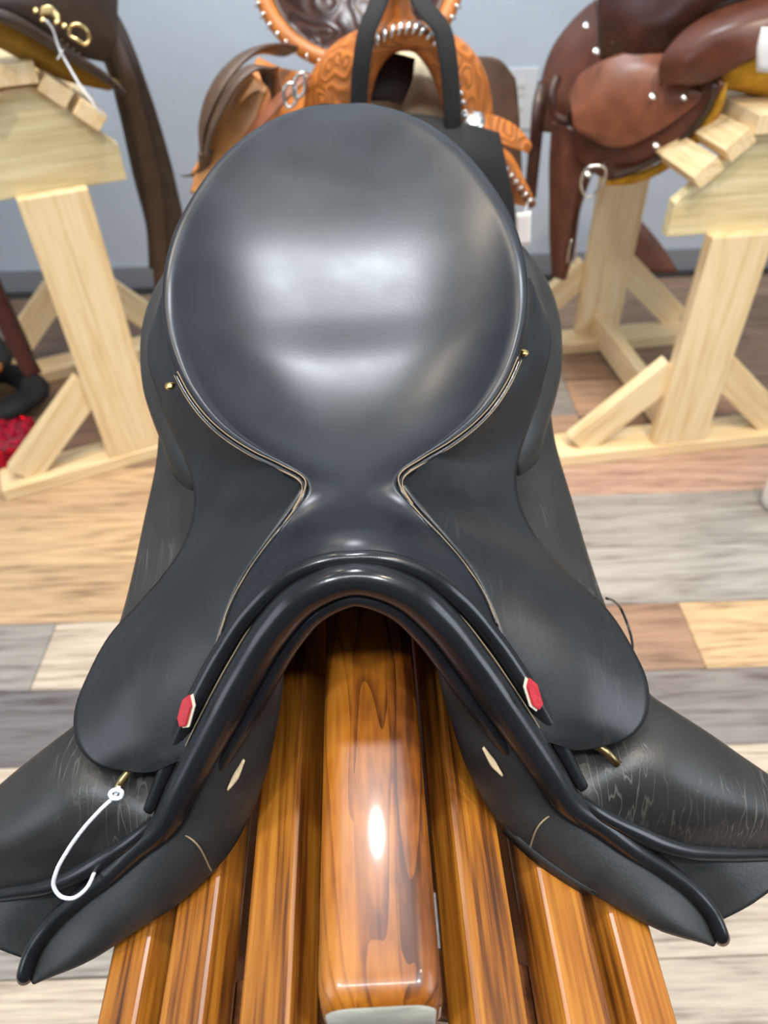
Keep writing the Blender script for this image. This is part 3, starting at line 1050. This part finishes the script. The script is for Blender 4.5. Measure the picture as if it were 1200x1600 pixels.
def dome(name, p, r, mat, root, nrm=(0, -.7, .7), flat=.5, rim=False):
    bm = bmesh.new()
    bmesh.ops.create_uvsphere(bm, u_segments=16, v_segments=10, radius=r)
    for v in bm.verts:
        v.co.z *= flat
    if rim:
        for v in bm.verts:
            rr_ = math.hypot(v.co.x, v.co.y) / r
            v.co.z *= 1 + .25 * math.cos(8 * math.atan2(v.co.y, v.co.x)) * rr_
    me = bpy.data.meshes.new(name)
    bm.to_mesh(me)
    bm.free()
    o = link(name, me, mat, root)
    o.rotation_euler = Vector(nrm).to_track_quat('Z', 'Y').to_euler()
    o.location = Vector(uy(*p)) - (Vector(root.location) if root else Vector())
    return o


def tooled(name, c, rough, scale, amt):
    t = NT(name)
    t.set(Roughness=rough)
    tc = t.n('TexCoord')
    n1 = t.n('TexNoise', Scale=scale * .5, Detail=2.0)
    t.l(tc.outputs['Object'], n1.inputs['Vector'])
    vo = t.n('TexVoronoi', Scale=scale)
    vo.feature = 'SMOOTH_F1'
    va = t.n('VectorMath', operation='MULTIPLY_ADD')
    t.l(n1.outputs['Color'], va.inputs[0])
    va.inputs[1].default_value = (.05, .05, .05)
    t.l(tc.outputs['Object'], va.inputs[2])
    t.l(va.outputs[0], vo.inputs['Vector'])
    sn = t.n('Math', operation='SINE')
    mu = t.n('Math', operation='MULTIPLY')
    t.l(vo.outputs['Distance'], mu.inputs[0])
    mu.inputs[1].default_value = 26.0
    t.l(mu.outputs[0], sn.inputs[0])
    cc = t.ramp(sn.outputs[0], [(0.0, tuple(v * (1 - amt) for v in c)), (0.6, c)])
    t.l(cc, t.b.inputs['Base Color'])
    t.bump(sn.outputs[0], 0.5, 0.002)
    return t.m


M['orange'] = tooled('orange_tooled_leather', (0.60, 0.19, 0.035), 0.4, 26, 0.35)
M['orange_plain'] = leather('orange_leather', (0.50, 0.165, 0.03), 0.4, grain=0.15)
M['tan_plain'] = leather('tan_leather', (0.50, 0.21, 0.06), 0.45, grain=0.15)
M['dark_tooled'] = tooled('dark_tooled_leather', (0.055, 0.022, 0.016), 0.35, 16, 0.5)
M['dark_brown'] = leather('dark_brown_leather', (0.045, 0.030, 0.022), 0.38, grain=0.12)
M['strap_brown'] = leather('strap_brown_leather', (0.075, 0.042, 0.026), 0.42, grain=0.15)
M['brown'] = leather('brown_leather', (0.115, 0.036, 0.019), 0.36, grain=0.12)
M['brown_light'] = leather('chestnut_leather', (0.20, 0.068, 0.034), 0.4, grain=0.12)
M['brown_dark'] = leather('deep_brown_leather', (0.045, 0.013, 0.009), 0.33, grain=0.1)
M['mustard'] = plain('mustard_fleece', (0.55, 0.29, 0.02), 0.95, bump=1.0, scale=160, var=0.25, vscale=40)
M['mustard_dark'] = plain('mustard_felt', (0.30, 0.16, 0.012), 0.95, bump=0.8, scale=200, var=0.2, vscale=30)
M['fleece'] = plain('cream_fleece', (0.62, 0.52, 0.34), 0.95, bump=1.0, scale=120, var=0.35, vscale=25)
M['black_cloth'] = plain('black_cloth', (0.010, 0.0105, 0.012), 0.8, bump=0.3, scale=500)
M['tagpaper'] = plain('white_card', (0.85, 0.85, 0.83), 0.6)
M['gold'] = plain('gold_metal', (0.85, 0.62, 0.28), 0.22, 1.0)
M['shadow_hide'] = plain('gullet_shade_brown', (0.03, 0.015, 0.01), 0.7)

# orange western saddle behind the black one, pommel towards us
wroot = empty('western_saddle', (0.04, 1.75, 0.80), 0)
tag(wroot, 'orange tooled western saddle with silver laced edges and dark seat', 'saddle')
outer = [(470, 230, 1.50), (476, 165, 1.46), (490, 112, 1.44), (518, 74, 1.43), (560, 47, 1.42), (618, 32, 1.42), (680, 40, 1.42), (728, 68, 1.42), (756, 110, 1.43), (768, 165, 1.45), (772, 235, 1.48)]
front = [(520, 240, 1.44), (535, 175, 1.39), (550, 120, 1.37), (566, 88, 1.36), (588, 64, 1.355), (622, 46, 1.35), (655, 47, 1.35), (686, 72, 1.355), (708, 115, 1.36), (724, 170, 1.38), (735, 240, 1.42)]
inner = [(556, 250, 1.45), (566, 185, 1.41), (574, 135, 1.385), (584, 105, 1.375), (600, 82, 1.37), (622, 68, 1.365), (648, 68, 1.365), (670, 88, 1.37), (690, 125, 1.38), (705, 180, 1.40), (716, 245, 1.43)]
tunn = [(x + (622 - x) * .12, y + 14, d + .12) for x, y, d in inner]
back = [(x + (622 - x) * .1, y - 2, d + .14) for x, y, d in outer]
lofty('fork', [back, outer, [((a[0] * .6 + b[0] * .4), (a[1] * .6 + b[1] * .4) - 6, (a[2] * .6 + b[2] * .4) - .012) for a, b in zip(outer, front)], front, inner, tunn], 0.006, M['orange'], wroot, 60, 40, True)
for p in front[2:-1]:
    pass
LC = crom(np.array([uy(*p) for p in front]), 200)
lac = 0
for k in list(range(74, 140, 7)) + list(range(146, 190, 5)):
    p = LC[k]
    a = LC[min(k + 2, 199)] - LC[k - 2]
    a /= np.linalg.norm(a)
    v = np.array([0, -.75, .65])
    bnm = np.cross(a, v)
    o = tube('silver_lacing', np.array([p - bnm * .010 + a * .005 + v * .001, p + v * .007, p + bnm * .010 - a * .005 + v * .001]), [.002, .0042, .002], M['silver'], wroot, np.array(wroot.location), 8)
# horn neck and cap
ptube('horn', [(620, 50, 1.44), (618, 20, 1.43), (617, -15, 1.425), (617, -45, 1.42), (617, -58, 1.42)], [.042, .026, .022, .024, .040], M['orange_plain'], wroot, 24, 20)
# fleece and dark inside of the gullet
lofty('fleece_lining', [[(566, 120, 1.62), (600, 100, 1.62), (650, 98, 1.62), (700, 125, 1.62)], [(560, 170, 1.55), (600, 150, 1.56), (655, 140, 1.55), (712, 175, 1.55)],
                        [(555, 230, 1.50), (600, 205, 1.50), (655, 190, 1.50), (722, 225, 1.50)], [(550, 300, 1.52), (600, 270, 1.52), (660, 260, 1.52), (730, 300, 1.52)]], 0.02, M['fleece'], wroot, 30, 24)
lofty('gullet_shade', [[(578, 92, 1.46), (610, 84, 1.46), (645, 92, 1.47)], [(574, 125, 1.45), (605, 122, 1.45), (640, 128, 1.46)], [(566, 160, 1.44), (598, 158, 1.44), (622, 158, 1.46)]], .012, M['shadow_hide'], wroot, 14, 10)  # dark sheet standing in for shade on the tree inside the gullet
# dished dark seat with an orange laced rim, set back
cen = np.array([560.0, -40.0])
ringa, ringb, ringc, ringd = [], [], [], []
for k in range(25):
    an = 2 * math.pi * k / 24
    ca, sa = math.cos(an), math.sin(an)
    y_ = cen[1] + 150 * sa
    ringa.append((cen[0] + 165 * ca, y_, 1.75 - .08 * sa))
    ringb.append((cen[0] + 142 * ca, cen[1] + 132 * sa, 1.76 - .08 * sa))
    ringc.append((cen[0] + 90 * ca, cen[1] + 85 * sa, 1.82 - .05 * sa))
    ringd.append((cen[0] + 4 * ca, cen[1] + 4 * sa, 1.85))
lofty('seat', [ringb, ringc, ringd], 0.006, M['dark_tooled'], wroot, 73, 16)
rimP = np.array([uy(*p) for p in ringa[:-1]])
rimQ = np.array([uy(*p) for p in ringb[:-1]])
tube('cantle_rim', crom((rimP + rimQ) / 2, 96, True), .0165, M['orange_plain'], wroot, np.array(wroot.location), 12, 1.0, True)
LCr = crom(rimP, 260, True)
for k in range(0, 130, 5):
    p = LCr[k]
    if p[2] > 1.24:
        continue
    a = LCr[k + 2] - LCr[k - 2]
    a /= np.linalg.norm(a)
    v = np.array([0, -.8, .6])
    bn = np.cross(a, v)
    tube('silver_lacing', np.array([p - bn * .008 + v * .008, p + v * .013 + a * .004, p + bn * .008 + v * .008]), [.0015, .0036, .0015], M['silver'], wroot, np.array(wroot.location), 6)
# left side: skirt, fender, folded stirrup leathers and buckle strap
lofty('skirt', [[(405, 95, 1.66), (440, 110, 1.62), (490, 120, 1.55), (520, 130, 1.5)], [(370, 150, 1.58), (400, 175, 1.56), (440, 190, 1.52), (480, 210, 1.48)], [(300, 275, 1.52), (340, 290, 1.50), (400, 310, 1.48), (450, 330, 1.46)]], .008, M['orange_plain'], wroot, 24, 20)
lofty('fender', [[(372, 120, 1.52), (395, 118, 1.51), (420, 140, 1.5)], [(345, 180, 1.48), (365, 185, 1.47), (395, 200, 1.46)], [(310, 260, 1.46), (330, 270, 1.45), (360, 280, 1.45)], [(300, 300, 1.46), (320, 310, 1.45), (345, 320, 1.45)]], .006, M['tan_plain'], wroot, 16, 20)
ptube('stirrup_leather', [(452, 80, 1.60), (420, 76, 1.55), (385, 86, 1.50), (350, 120, 1.46), (326, 165, 1.44), (316, 205, 1.44), (318, 245, 1.45)], .024, M['strap_brown'], wroot, 50, 12, .28, up=(-.5, -.3, .8))
ptube('stirrup_leather', [(432, 150, 1.50), (422, 115, 1.47), (398, 106, 1.45), (370, 124, 1.43), (348, 160, 1.42), (330, 200, 1.42), (322, 238, 1.43)], .020, M['strap_brown'], wroot, 50, 12, .28, up=(-.5, -.3, .8))
ptube('stirrup_leather', [(322, 238, 1.43), (318, 262, 1.45), (300, 274, 1.47), (283, 275, 1.48)], [.016, .012, .007, .003], M['strap_brown'], wroot, 20, 10, .4)
ptube('buckle_strap', [(480, 115, 1.46), (455, 138, 1.43), (425, 170, 1.42), (395, 205, 1.42), (372, 245, 1.43)], .013, M['brown_light'], wroot, 30, 10, .25, up=(-.4, -.6, .6))
for (a, b) in (((444, 138), (462, 160)), ((462, 122), (474, 146))):
    ptube('buckle', [(a[0], a[1], 1.405), (a[0] + 12, a[1] - 8, 1.405), (b[0], b[1], 1.405), (b[0] - 12, b[1] + 8, 1.405)], .0034, M['silver'], wroot, 24, 8, closed=True)
# right side: rear skirt, concho tab, laced skirt edge
lofty('skirt', [[(735, 90, 1.60), (775, 95, 1.66), (800, 125, 1.72)], [(742, 150, 1.56), (775, 150, 1.62), (803, 146, 1.70)], [(750, 240, 1.52), (785, 250, 1.58), (812, 300, 1.66)]], .008, M['strap_brown'], wroot, 16, 16)
lofty('jockey', [[(735, 180, 1.43), (760, 180, 1.44), (800, 196, 1.46), (824, 220, 1.47)], [(740, 200, 1.42), (765, 205, 1.43), (800, 220, 1.45), (827, 230, 1.47)], [(748, 212, 1.42), (775, 222, 1.43), (805, 234, 1.45), (822, 237, 1.47)]], .007, M['orange'], wroot, 24, 12)
dome('concho', (740, 190, 1.385), .021, M['silver'], wroot, rim=True)
dome('concho', (723, 176, 1.385), .009, M['silver'], wroot)
lofty('skirt_corner', [[(762, 228, 1.50), (785, 235, 1.5), (815, 285, 1.52)], [(765, 265, 1.47), (785, 285, 1.47), (828, 315, 1.5)], [(772, 300, 1.47), (790, 310, 1.47), (800, 312, 1.5)]], .008, M['orange_plain'], wroot, 14, 12)
ptube('braided_edge', [(764, 232, 1.47), (785, 258, 1.455), (808, 290, 1.455), (832, 320, 1.47)], .009, M['brown_light'], wroot, 24, 8)
for k in range(9):
    f = k / 8
    x_, y_ = 768 + 60 * f, 237 + 78 * f
    ptube('silver_lacing', [(x_ - 7, y_ + 2, 1.455), (x_, y_ - 2, 1.442), (x_ + 7, y_ - 6, 1.455)], [.0016, .0034, .0016], M['silver'], wroot, 8, 6)

# black tote bag hung over the horn
bag = empty('black_bag', uy(715, 260, 1.38), 0)
tag(bag, 'black cloth bag with long handles hung over the horn of the orange saddle', 'bag')
ptube('handle', [(650, -75, 1.47), (615, -60, 1.44), (600, -25, 1.38), (588, 12, 1.35), (573, 50, 1.335), (566, 90, 1.33), (562, 130, 1.335), (560, 175, 1.345)], .0145, M['black_cloth'], bag, 50, 12, .22, up=(0, -.7, .7))
ptube('handle', [(590, -75, 1.47), (632, -60, 1.44), (645, -25, 1.38), (664, 12, 1.35), (690, 45, 1.335), (700, 90, 1.325), (705, 140, 1.325), (708, 190, 1.33), (712, 225, 1.345)], .015, M['black_cloth'], bag, 50, 12, .22, up=(0, -.7, .7))
lofty('pouch', [[(545, 160, 1.36), (600, 185, 1.36), (660, 190, 1.36), (715, 200, 1.355), (772, 208, 1.37)], [(545, 230, 1.35), (600, 240, 1.33), (660, 240, 1.32), (720, 245, 1.325), (780, 255, 1.36)], [(550, 320, 1.36), (600, 320, 1.34), (660, 320, 1.33), (730, 315, 1.335), (795, 312, 1.37)],
                [(550, 400, 1.37), (600, 400, 1.36), (660, 400, 1.35), (735, 390, 1.36), (800, 365, 1.385)]], .02, M['black_cloth'], bag, 40, 30)

tg = lofty('price_tag', [[(806, 333, 1.43), (830, 330, 1.43)], [(808, 385, 1.44), (828, 382, 1.44)]], .001, M['tagpaper'], None, 6, 8)
tag(tg, 'white paper price tag hanging below the orange western saddle', 'price tag')
ptube('loop', [(820, 334, 1.43), (823, 322, 1.44), (826, 312, 1.45)], .0012, M['string'], tg, 8, 6)

# brown western saddle on the right rack
broot = empty('brown_saddle', (float(pR[0]) - .06, float(pR[1]) + .35, 0.80), 0)
tag(broot, 'reddish brown saddle with yellow fleece underside and silver studs on pine rack', 'saddle')
# big skirt
lofty('skirt', [[(835, 205, 2.02), (842, 140, 2.02), (862, 75, 2.04), (905, 20, 2.05), (960, -20, 2.0)], [(880, 215, 1.92), (890, 160, 1.91), (920, 100, 1.91), (960, 50, 1.90), (1030, -20, 1.88)],
                [(915, 262, 1.85), (950, 240, 1.81), (1000, 200, 1.78), (1050, 150, 1.76), (1110, 90, 1.74)], [(958, 286, 1.83), (1010, 262, 1.78), (1060, 228, 1.74), (1100, 185, 1.70), (1126, 132, 1.66)]], .010, M['brown'], broot, 44, 34, True)
ptube('fleece_edge', [(948, 286, 1.84), (985, 281, 1.81), (1030, 263, 1.775), (1072, 232, 1.745), (1104, 194, 1.715), (1124, 160, 1.69), (1130, 130, 1.675)], [.006, .011, .012, .012, .012, .011, .008], M['mustard'], broot, 50, 10)
ptube('skirt_binding', [(955, 276, 1.80), (1000, 262, 1.775), (1046, 236, 1.745), (1083, 202, 1.715), (1108, 165, 1.69), (1118, 132, 1.675)], .007, M['dark_brown'], broot, 40, 8)
# front jockey, lighter
lofty('jockey', [[(888, 150, 1.88), (905, 118, 1.87), (938, 96, 1.85), (985, 80, 1.83), (1045, 80, 1.80)], [(893, 178, 1.83), (930, 150, 1.81), (970, 130, 1.79), (1020, 115, 1.77), (1075, 120, 1.75)],
                 [(897, 200, 1.82), (930, 205, 1.795), (968, 196, 1.775), (1020, 172, 1.75), (1090, 138, 1.72)], [(912, 212, 1.82), (945, 228, 1.79), (975, 230, 1.775), (1030, 205, 1.745), (1106, 150, 1.705)]], .008, M['brown_light'], broot, 40, 30, True)
# seat side and swell above
lofty('seat', [[(1030, 135, 1.74), (1032, 95, 1.74), (1060, 55, 1.75), (1110, 20, 1.76), (1200, -10, 1.76), (1300, -30, 1.76)], [(1060, 132, 1.70), (1075, 95, 1.69), (1110, 62, 1.68), (1150, 40, 1.67), (1220, 20, 1.66), (1300, 10, 1.66)],
               [(1080, 135, 1.71), (1110, 128, 1.68), (1140, 112, 1.66), (1170, 95, 1.64), (1230, 78, 1.63), (1300, 70, 1.63)]], .012, M['brown'], broot, 40, 26, True)
lofty('swell', [[(938, 92, 1.875), (934, 30, 1.90), (940, -30, 1.93), (960, -80, 1.95)], [(988, 92, 1.82), (992, 30, 1.83), (1000, -20, 1.86), (1010, -70, 1.88)], [(1040, 85, 1.80), (1055, 35, 1.78), (1075, -10, 1.78), (1090, -60, 1.8)], [(1060, 60, 1.78), (1110, 15, 1.77), (1170, -15, 1.76), (1230, -60, 1.76)],
                [(1200, 0, 1.85), (1210, -20, 1.85), (1230, -50, 1.85), (1260, -80, 1.85)]], .012, M['brown_dark'], broot, 30, 34, True)
ptube('binding', [(934, 0, 1.93), (940, 30, 1.91), (950, 55, 1.885), (963, 68, 1.86)], .011, M['strap_brown'], broot, 20, 8, .6)
# rear fleece beyond the seat
lofty('fleece_lining', [[(1100, 135, 1.72), (1150, 105, 1.68), (1210, 85, 1.66), (1290, 75, 1.66)], [(1120, 140, 1.72), (1165, 135, 1.70), (1215, 135, 1.69), (1290, 135, 1.69)], [(1130, 138, 1.76), (1175, 150, 1.75), (1220, 165, 1.75), (1290, 170, 1.75)]], .02, M['mustard'], broot, 24, 16, True)
# fender and stirrup leathers hanging down on the left of it
lofty('fender', [[(862, 190, 1.93), (885, 195, 1.90), (912, 215, 1.87), (940, 240, 1.86)], [(858, 250, 1.92), (880, 255, 1.88), (905, 265, 1.87), (925, 275, 1.88)], [(858, 310, 1.92), (878, 320, 1.89), (895, 325, 1.88), (908, 325, 1.9)],
                 [(858, 370, 1.93), (875, 385, 1.91), (890, 390, 1.91), (898, 390, 1.92)], [(862, 430, 1.95), (872, 436, 1.94), (880, 438, 1.94), (885, 436, 1.95)]], .008, M['brown'], broot, 24, 34, True)
ptube('stirrup_leather', [(850, 130, 2.0), (842, 165, 1.97), (838, 210, 1.95), (833, 260, 1.95), (828, 310, 1.95)], .017, M['brown_dark'], broot, 30, 10, .25, up=(0, -1, .2))
ptube('stirrup_leather', [(872, 118, 1.92), (862, 150, 1.90), (868, 180, 1.89), (888, 190, 1.88), (895, 175, 1.88)], .011, M['brown_dark'], broot, 30, 10, .35, up=(0, -1, .2))
ptube('rigging_strap', [(945, 255, 1.79), (925, 268, 1.79), (912, 285, 1.80), (908, 305, 1.82)], .010, M['brown_dark'], broot, 20, 10, .4)
ptube('rigging_ring', [(918, 262, 1.78), (945, 262, 1.775), (940, 290, 1.785), (918, 308, 1.79), (908, 290, 1.79)], .0032, M['silver'], broot, 30, 8, closed=True)
for p in [(916, 40, 1.905), (932, 80, 1.835), (1020, 150, 1.74), (1069, 151, 1.715), (1026, 227, 1.735), (919, 272, 1.765)]:
    dome('concho', p, .0085, M['silver'], broot)
ptube('saddle_string', [(905, 320, 1.88), (898, 360, 1.89), (893, 400, 1.9), (887, 415, 1.9)], .004, M['brown_dark'], broot, 20, 6)
for x_ in (893, 904):
    ptube('dangling_ring', [(x_, 375, 1.88), (x_ - 4, 392, 1.88), (x_ - 6, 412, 1.88)], .0022, M['silver'], broot, 8, 6)
# far fender with stirrup seen below the head board
lofty('fender', [[(962, 330, 2.42), (975, 325, 2.42), (990, 335, 2.42)], [(975, 375, 2.40), (1000, 370, 2.40), (1030, 380, 2.40)], [(985, 425, 2.38), (1015, 425, 2.38), (1060, 425, 2.38)]], .008, M['brown_light'], broot, 16, 16)
tg = lofty('price_tag', [[(1190, 42, 1.585), (1225, 45, 1.58)], [(1183, 72, 1.58), (1225, 78, 1.575)], [(1182, 112, 1.585), (1225, 116, 1.58)]], .001, M['tagpaper'], None, 6, 8)
tag(tg, 'white paper price tag hanging from the reddish brown saddle', 'price tag')

# dark brown saddle on the left rack
lroot = empty('dark_brown_saddle', (float(pL[0]) - .15, float(pL[1]) + .30, 0.95), 0)
tag(lroot, 'dark brown saddle with mustard felt underside and gold buckles on pine rack', 'saddle')
lofty('flap', [[(-120, -90, 1.62), (-40, -90, 1.66), (60, -90, 1.72), (150, -80, 1.80), (186, -60, 1.84)], [(-120, -50, 1.58), (-40, -40, 1.60), (60, -20, 1.66), (150, 5, 1.75), (184, 20, 1.80)],
               [(-120, -10, 1.56), (-40, 0, 1.58), (50, 22, 1.64), (130, 55, 1.72), (182, 66, 1.78)], [(-120, 5, 1.56), (-40, 15, 1.58), (40, 45, 1.64), (110, 85, 1.71), (165, 98, 1.77)]], .010, M['dark_brown'], lroot, 36, 30, True)
lofty('felt_underside', [[(-120, 5, 1.575), (-30, 18, 1.59), (40, 48, 1.645), (110, 88, 1.715), (185, 135, 1.78)], [(-120, 40, 1.58), (-30, 45, 1.60), (35, 72, 1.645), (100, 112, 1.71), (175, 140, 1.79)], [(-120, 50, 1.62), (-30, 62, 1.64), (30, 92, 1.67), (95, 124, 1.73), (170, 142, 1.81)]], .012, M['mustard_dark'], lroot, 30, 18, True)
ptube('binding', [(-60, 8, 1.565), (10, 28, 1.60), (60, 55, 1.645), (110, 88, 1.69), (160, 118, 1.745), (194, 146, 1.79)], [.012, .012, .012, .011, .010, .006], M['dark_brown'], lroot, 50, 10)
LP = crom(np.array([uy(*p) for p in [(-20, 30, 1.585), (40, 55, 1.62), (100, 95, 1.675), (160, 128, 1.745)]]), 34)
for p in LP:
    pass
ptube('hanging_strap', [(140, -10, 1.90), (170, 48, 1.88), (194, 108, 1.87), (212, 165, 1.88), (228, 225, 1.90), (244, 290, 1.92), (258, 350, 1.93), (262, 420, 1.94)], [.030, .036, .038, .044, .050, .050, .050], M['dark_brown'], lroot, 50, 12, .15, up=(.25, -.9, .2))
ptube('hanging_strap', [(172, 50, 1.86), (198, 118, 1.84), (216, 190, 1.86), (230, 250, 1.88), (242, 320, 1.9), (250, 400, 1.92), (254, 450, 1.93)], [.016, .018, .02, .022, .022, .022], M['strap_brown'], lroot, 50, 12, .2, up=(.25, -.9, .2))
# gold clip buckle and dee
bk = lofty('buckle', [[(64, 10, 1.615), (78, 8, 1.62), (94, 22, 1.625)], [(62, 24, 1.61), (78, 22, 1.615), (95, 36, 1.62)]], .006, M['gold'], lroot, 10, 6, True)
for (x_, y_) in ((55, 16), (66, 30), (88, 34), (100, 40)):
    dome('buckle_stud', (x_, y_, 1.615), .005, M['gold'], bk) if False else dome('buckle_stud', (x_, y_, 1.612), .0055, M['gold'], lroot)
ptube('dee_ring', [(108, 54, 1.665), (110, 42, 1.665), (122, 38, 1.67), (136, 48, 1.675), (139, 62, 1.675), (134, 69, 1.67), (120, 62, 1.665)], .0034, M['gold'], lroot, 40, 8, closed=True)
for k in range(22):
    f = k / 21
    x_, y_, d_ = 95 + 95 * f, 62 + 72 * f, 1.665 + .085 * f
    if k % 2 == 0:
        ptube('stitch', [(x_, y_, d_), (x_ + 3, y_ + 2.4, d_)], .0009, M['stitch'], lroot, 3, 5)
ls = ptube('price_tag_string', [(72, 32, 1.60), (82, 45, 1.61), (92, 75, 1.615), (108, 105, 1.61), (128, 138, 1.60), (148, 165, 1.60), (160, 180, 1.61)], .0022, M['string'], None, 40, 8)
tag(ls, 'white string hanging from the gold buckle of the dark brown saddle', 'string')
ptube('string_end', [(98, 78, 1.61), (94, 86, 1.61), (90, 93, 1.61)], .0016, M['string'], ls, 8, 6)

# ------------------------------------------------------------------ small things low in the background
# red sequined bag by the left rack
M['sequin'] = plain('red_sequin', (0.75, 0.01, 0.05), 0.22, 0.6)
M['red_cloth'] = plain('dark_red_cloth', (0.22, 0.006, 0.02), 0.6)
RL = np.array(Matrix.Rotation(aL, 3, 'Z'))
c0 = pL * np.array([1, 1, 0]) + RL @ np.array([-0.335, 0.215, 0])
rb = empty('sequin_bag', c0, aL)
tag(rb, 'bright red sequined bag lying beside the base of the left pine rack', 'bag')
bm = bmesh.new()
bmesh.ops.create_cube(bm, size=1)
for v in bm.verts:
    v.co = (v.co.x * .17, v.co.y * .14, (v.co.z + .5) * .085)
bmesh.ops.subdivide_edges(bm, edges=bm.edges[:], cuts=5, use_grid_fill=True)
for v in bm.verts:
    e = (abs(v.co.x) / .085) ** 4 + (abs(v.co.y) / .07) ** 4
    if v.co.z > .01:
        v.co.z *= 1 - .18 * min(e, 1.6)
    v.co.x *= 1 + .06 * math.sin(v.co.z * 60)
me = bpy.data.meshes.new('pouch')
bm.to_mesh(me)
bvs = [(f.calc_center_median().copy(), f.normal.copy()) for f in bm.faces]
bm.free()
link('pouch', me, M['red_cloth'], rb)
V, Fc = [], []
rnd = random.Random(3)
for cc_, nn_ in bvs:
    if nn_.z < -.5:
        continue
    for q_ in range(4):
        t1 = nn_.orthogonal().normalized()
        t2 = nn_.cross(t1)
        ctr_ = cc_ + t1 * rnd.uniform(-.013, .013) + t2 * rnd.uniform(-.011, .011) + nn_ * .002
        tilt = (nn_ + Vector((rnd.uniform(-.5, .5), rnd.uniform(-.5, .5), rnd.uniform(-.5, .5)))).normalized()
        u1 = tilt.orthogonal().normalized()
        u2 = tilt.cross(u1)
        k0 = len(V)
        for m_ in range(8):
            an = m_ * math.pi / 4
            V.append(ctr_ + (u1 * math.cos(an) + u2 * math.sin(an)) * .0065)
        Fc.append(tuple(range(k0, k0 + 8)))
tag(mesh('sequins', V, Fc, M['sequin'], rb, False), kind='stuff')

# black girth pile and maroon strap at the left edge
gp = pL * np.array([1, 1, 0]) + RL @ np.array([-0.30, 0.425, 0])
gr = empty('black_girth', gp, aL)
tag(gr, 'black padded girth with elastic ends piled on the floor behind the left rack', 'girth')
M['elastic'] = plain('grey_elastic', (0.14, 0.15, 0.13), 0.8, bump=.5, scale=80)
G0 = np.array(gp)
tube('pad', crom(np.array([(-.30, .05, .03), (-.15, .0, .04), (0, -.03, .05), (.08, .02, .06), (.03, .10, .09), (-.10, .10, .12), (-.25, .08, .13)]), 50), [.035, .05, .05, .045, .045, .05, .04], M['black_cloth'], gr, (0, 0, 0), 12, .6, up=(0, 0, 1))
tube('pad', crom(np.array([(-.30, -.02, .10), (-.12, .0, .15), (.02, .03, .19), (-.03, .08, .25), (-.2, .1, .28)]), 40), [.05, .05, .045, .05, .05], M['black_cloth'], gr, (0, 0, 0), 12, .6, up=(0, 0, 1))
tube('leather_tab', crom(np.array([(-.06, -.05, .36), (-.05, -.06, .30), (-.03, -.07, .25), (.0, -.07, .215), (.025, -.06, .20)]), 20), .012, M['tan_plain'], gr, (0, 0, 0), 8, .35, up=(0, -1, .3))
M['maroon'] = leather('maroon_leather', (0.06, 0.012, 0.012), 0.4, grain=.2)
ms = ptube('maroon_strap', [(-70, 330, 1.75), (-30, 420, 1.75), (5, 490, 1.75), (30, 545, 1.75), (52, 585, 1.75)], .025, M['maroon'], None, 40, 12, .2, up=(.2, -1, .3))
tag(ms, 'dark maroon leather strap hanging behind the left pine rack', 'strap')
ptube('edge_binding', [(-50, 330, 1.74), (-10, 420, 1.74), (22, 490, 1.74), (45, 540, 1.74), (58, 575, 1.745)], .004, M['dark_brown'], ms, 30, 8)

# white rounded canister at the right edge of the floor
cpos = uz(1216, 790, 0.0)
V, Fc = [], []
prof = [(0.0, 0.0), (.036, 0.0), (.044, .006), (.047, .03), (.046, .09), (.043, .12), (.034, .135), (.022, .14), (.021, .155), (.0, .157)]
for i, (r_, z_) in enumerate(prof):
    for k in range(28):
        an = 2 * math.pi * k / 28
        V.append((r_ * math.cos(an), r_ * math.sin(an), z_))
for i in range(len(prof) - 1):
    for k in range(28):
        k2 = (k + 1) % 28
        Fc.append((i * 28 + k, i * 28 + k2, (i + 1) * 28 + k2, (i + 1) * 28 + k))
M['white_plastic'] = plain('white_plastic', (0.82, 0.80, 0.76), 0.35)
cn = mesh('canister', V, Fc, M['white_plastic'])
cn.location = cpos
tag(cn, 'white rounded canister standing on the floor beside the right pine rack', 'canister')

# outlet plate on the back wall
op = uy(812, 155, WALL_Y)
pl = prism('outlet_plate', [(-.055, -.095), (.055, -.095), (.055, .095), (-.055, .095)], -.006, 0, M['white_trim'], None, .002)
pl.location = (op[0], WALL_Y, op[2])
tag(pl, 'white electrical outlet plate on the blue grey back wall', 'outlet')
for dz in (-.035, .035):
    soc = prism('socket', [(-.017, dz - .022), (.017, dz - .022), (.017, dz + .022), (-.017, dz + .022)], -.0085, -.006, M['white_plastic'], pl, .001)
    for dx in (-.007, .007):
        prism('slot', [(dx - .0015, dz - .006), (dx + .0015, dz - .006), (dx + .0015, dz + .008), (dx - .0015, dz + .008)], -.0092, -.008, M['black_cloth'], soc, 0)
# thin cord loop by the right flap
cl = tube('cord_loop', crom(np.array([tow(toloc(uz(*p))) for p in [(948, 935, .80), (960, 940, .78), (972, 955, .76), (982, 980, .75), (988, 1005, .75), (985, 1030, .76)]]), 40), .0012, M['black_roll'], saddle, (0, 0, 0), 8)
cl.matrix_parent_inverse = (Matrix.Translation(tow((0, Y0, 0.69))) @ Matrix.Rotation(YAW, 4, 'Z')).inverted()
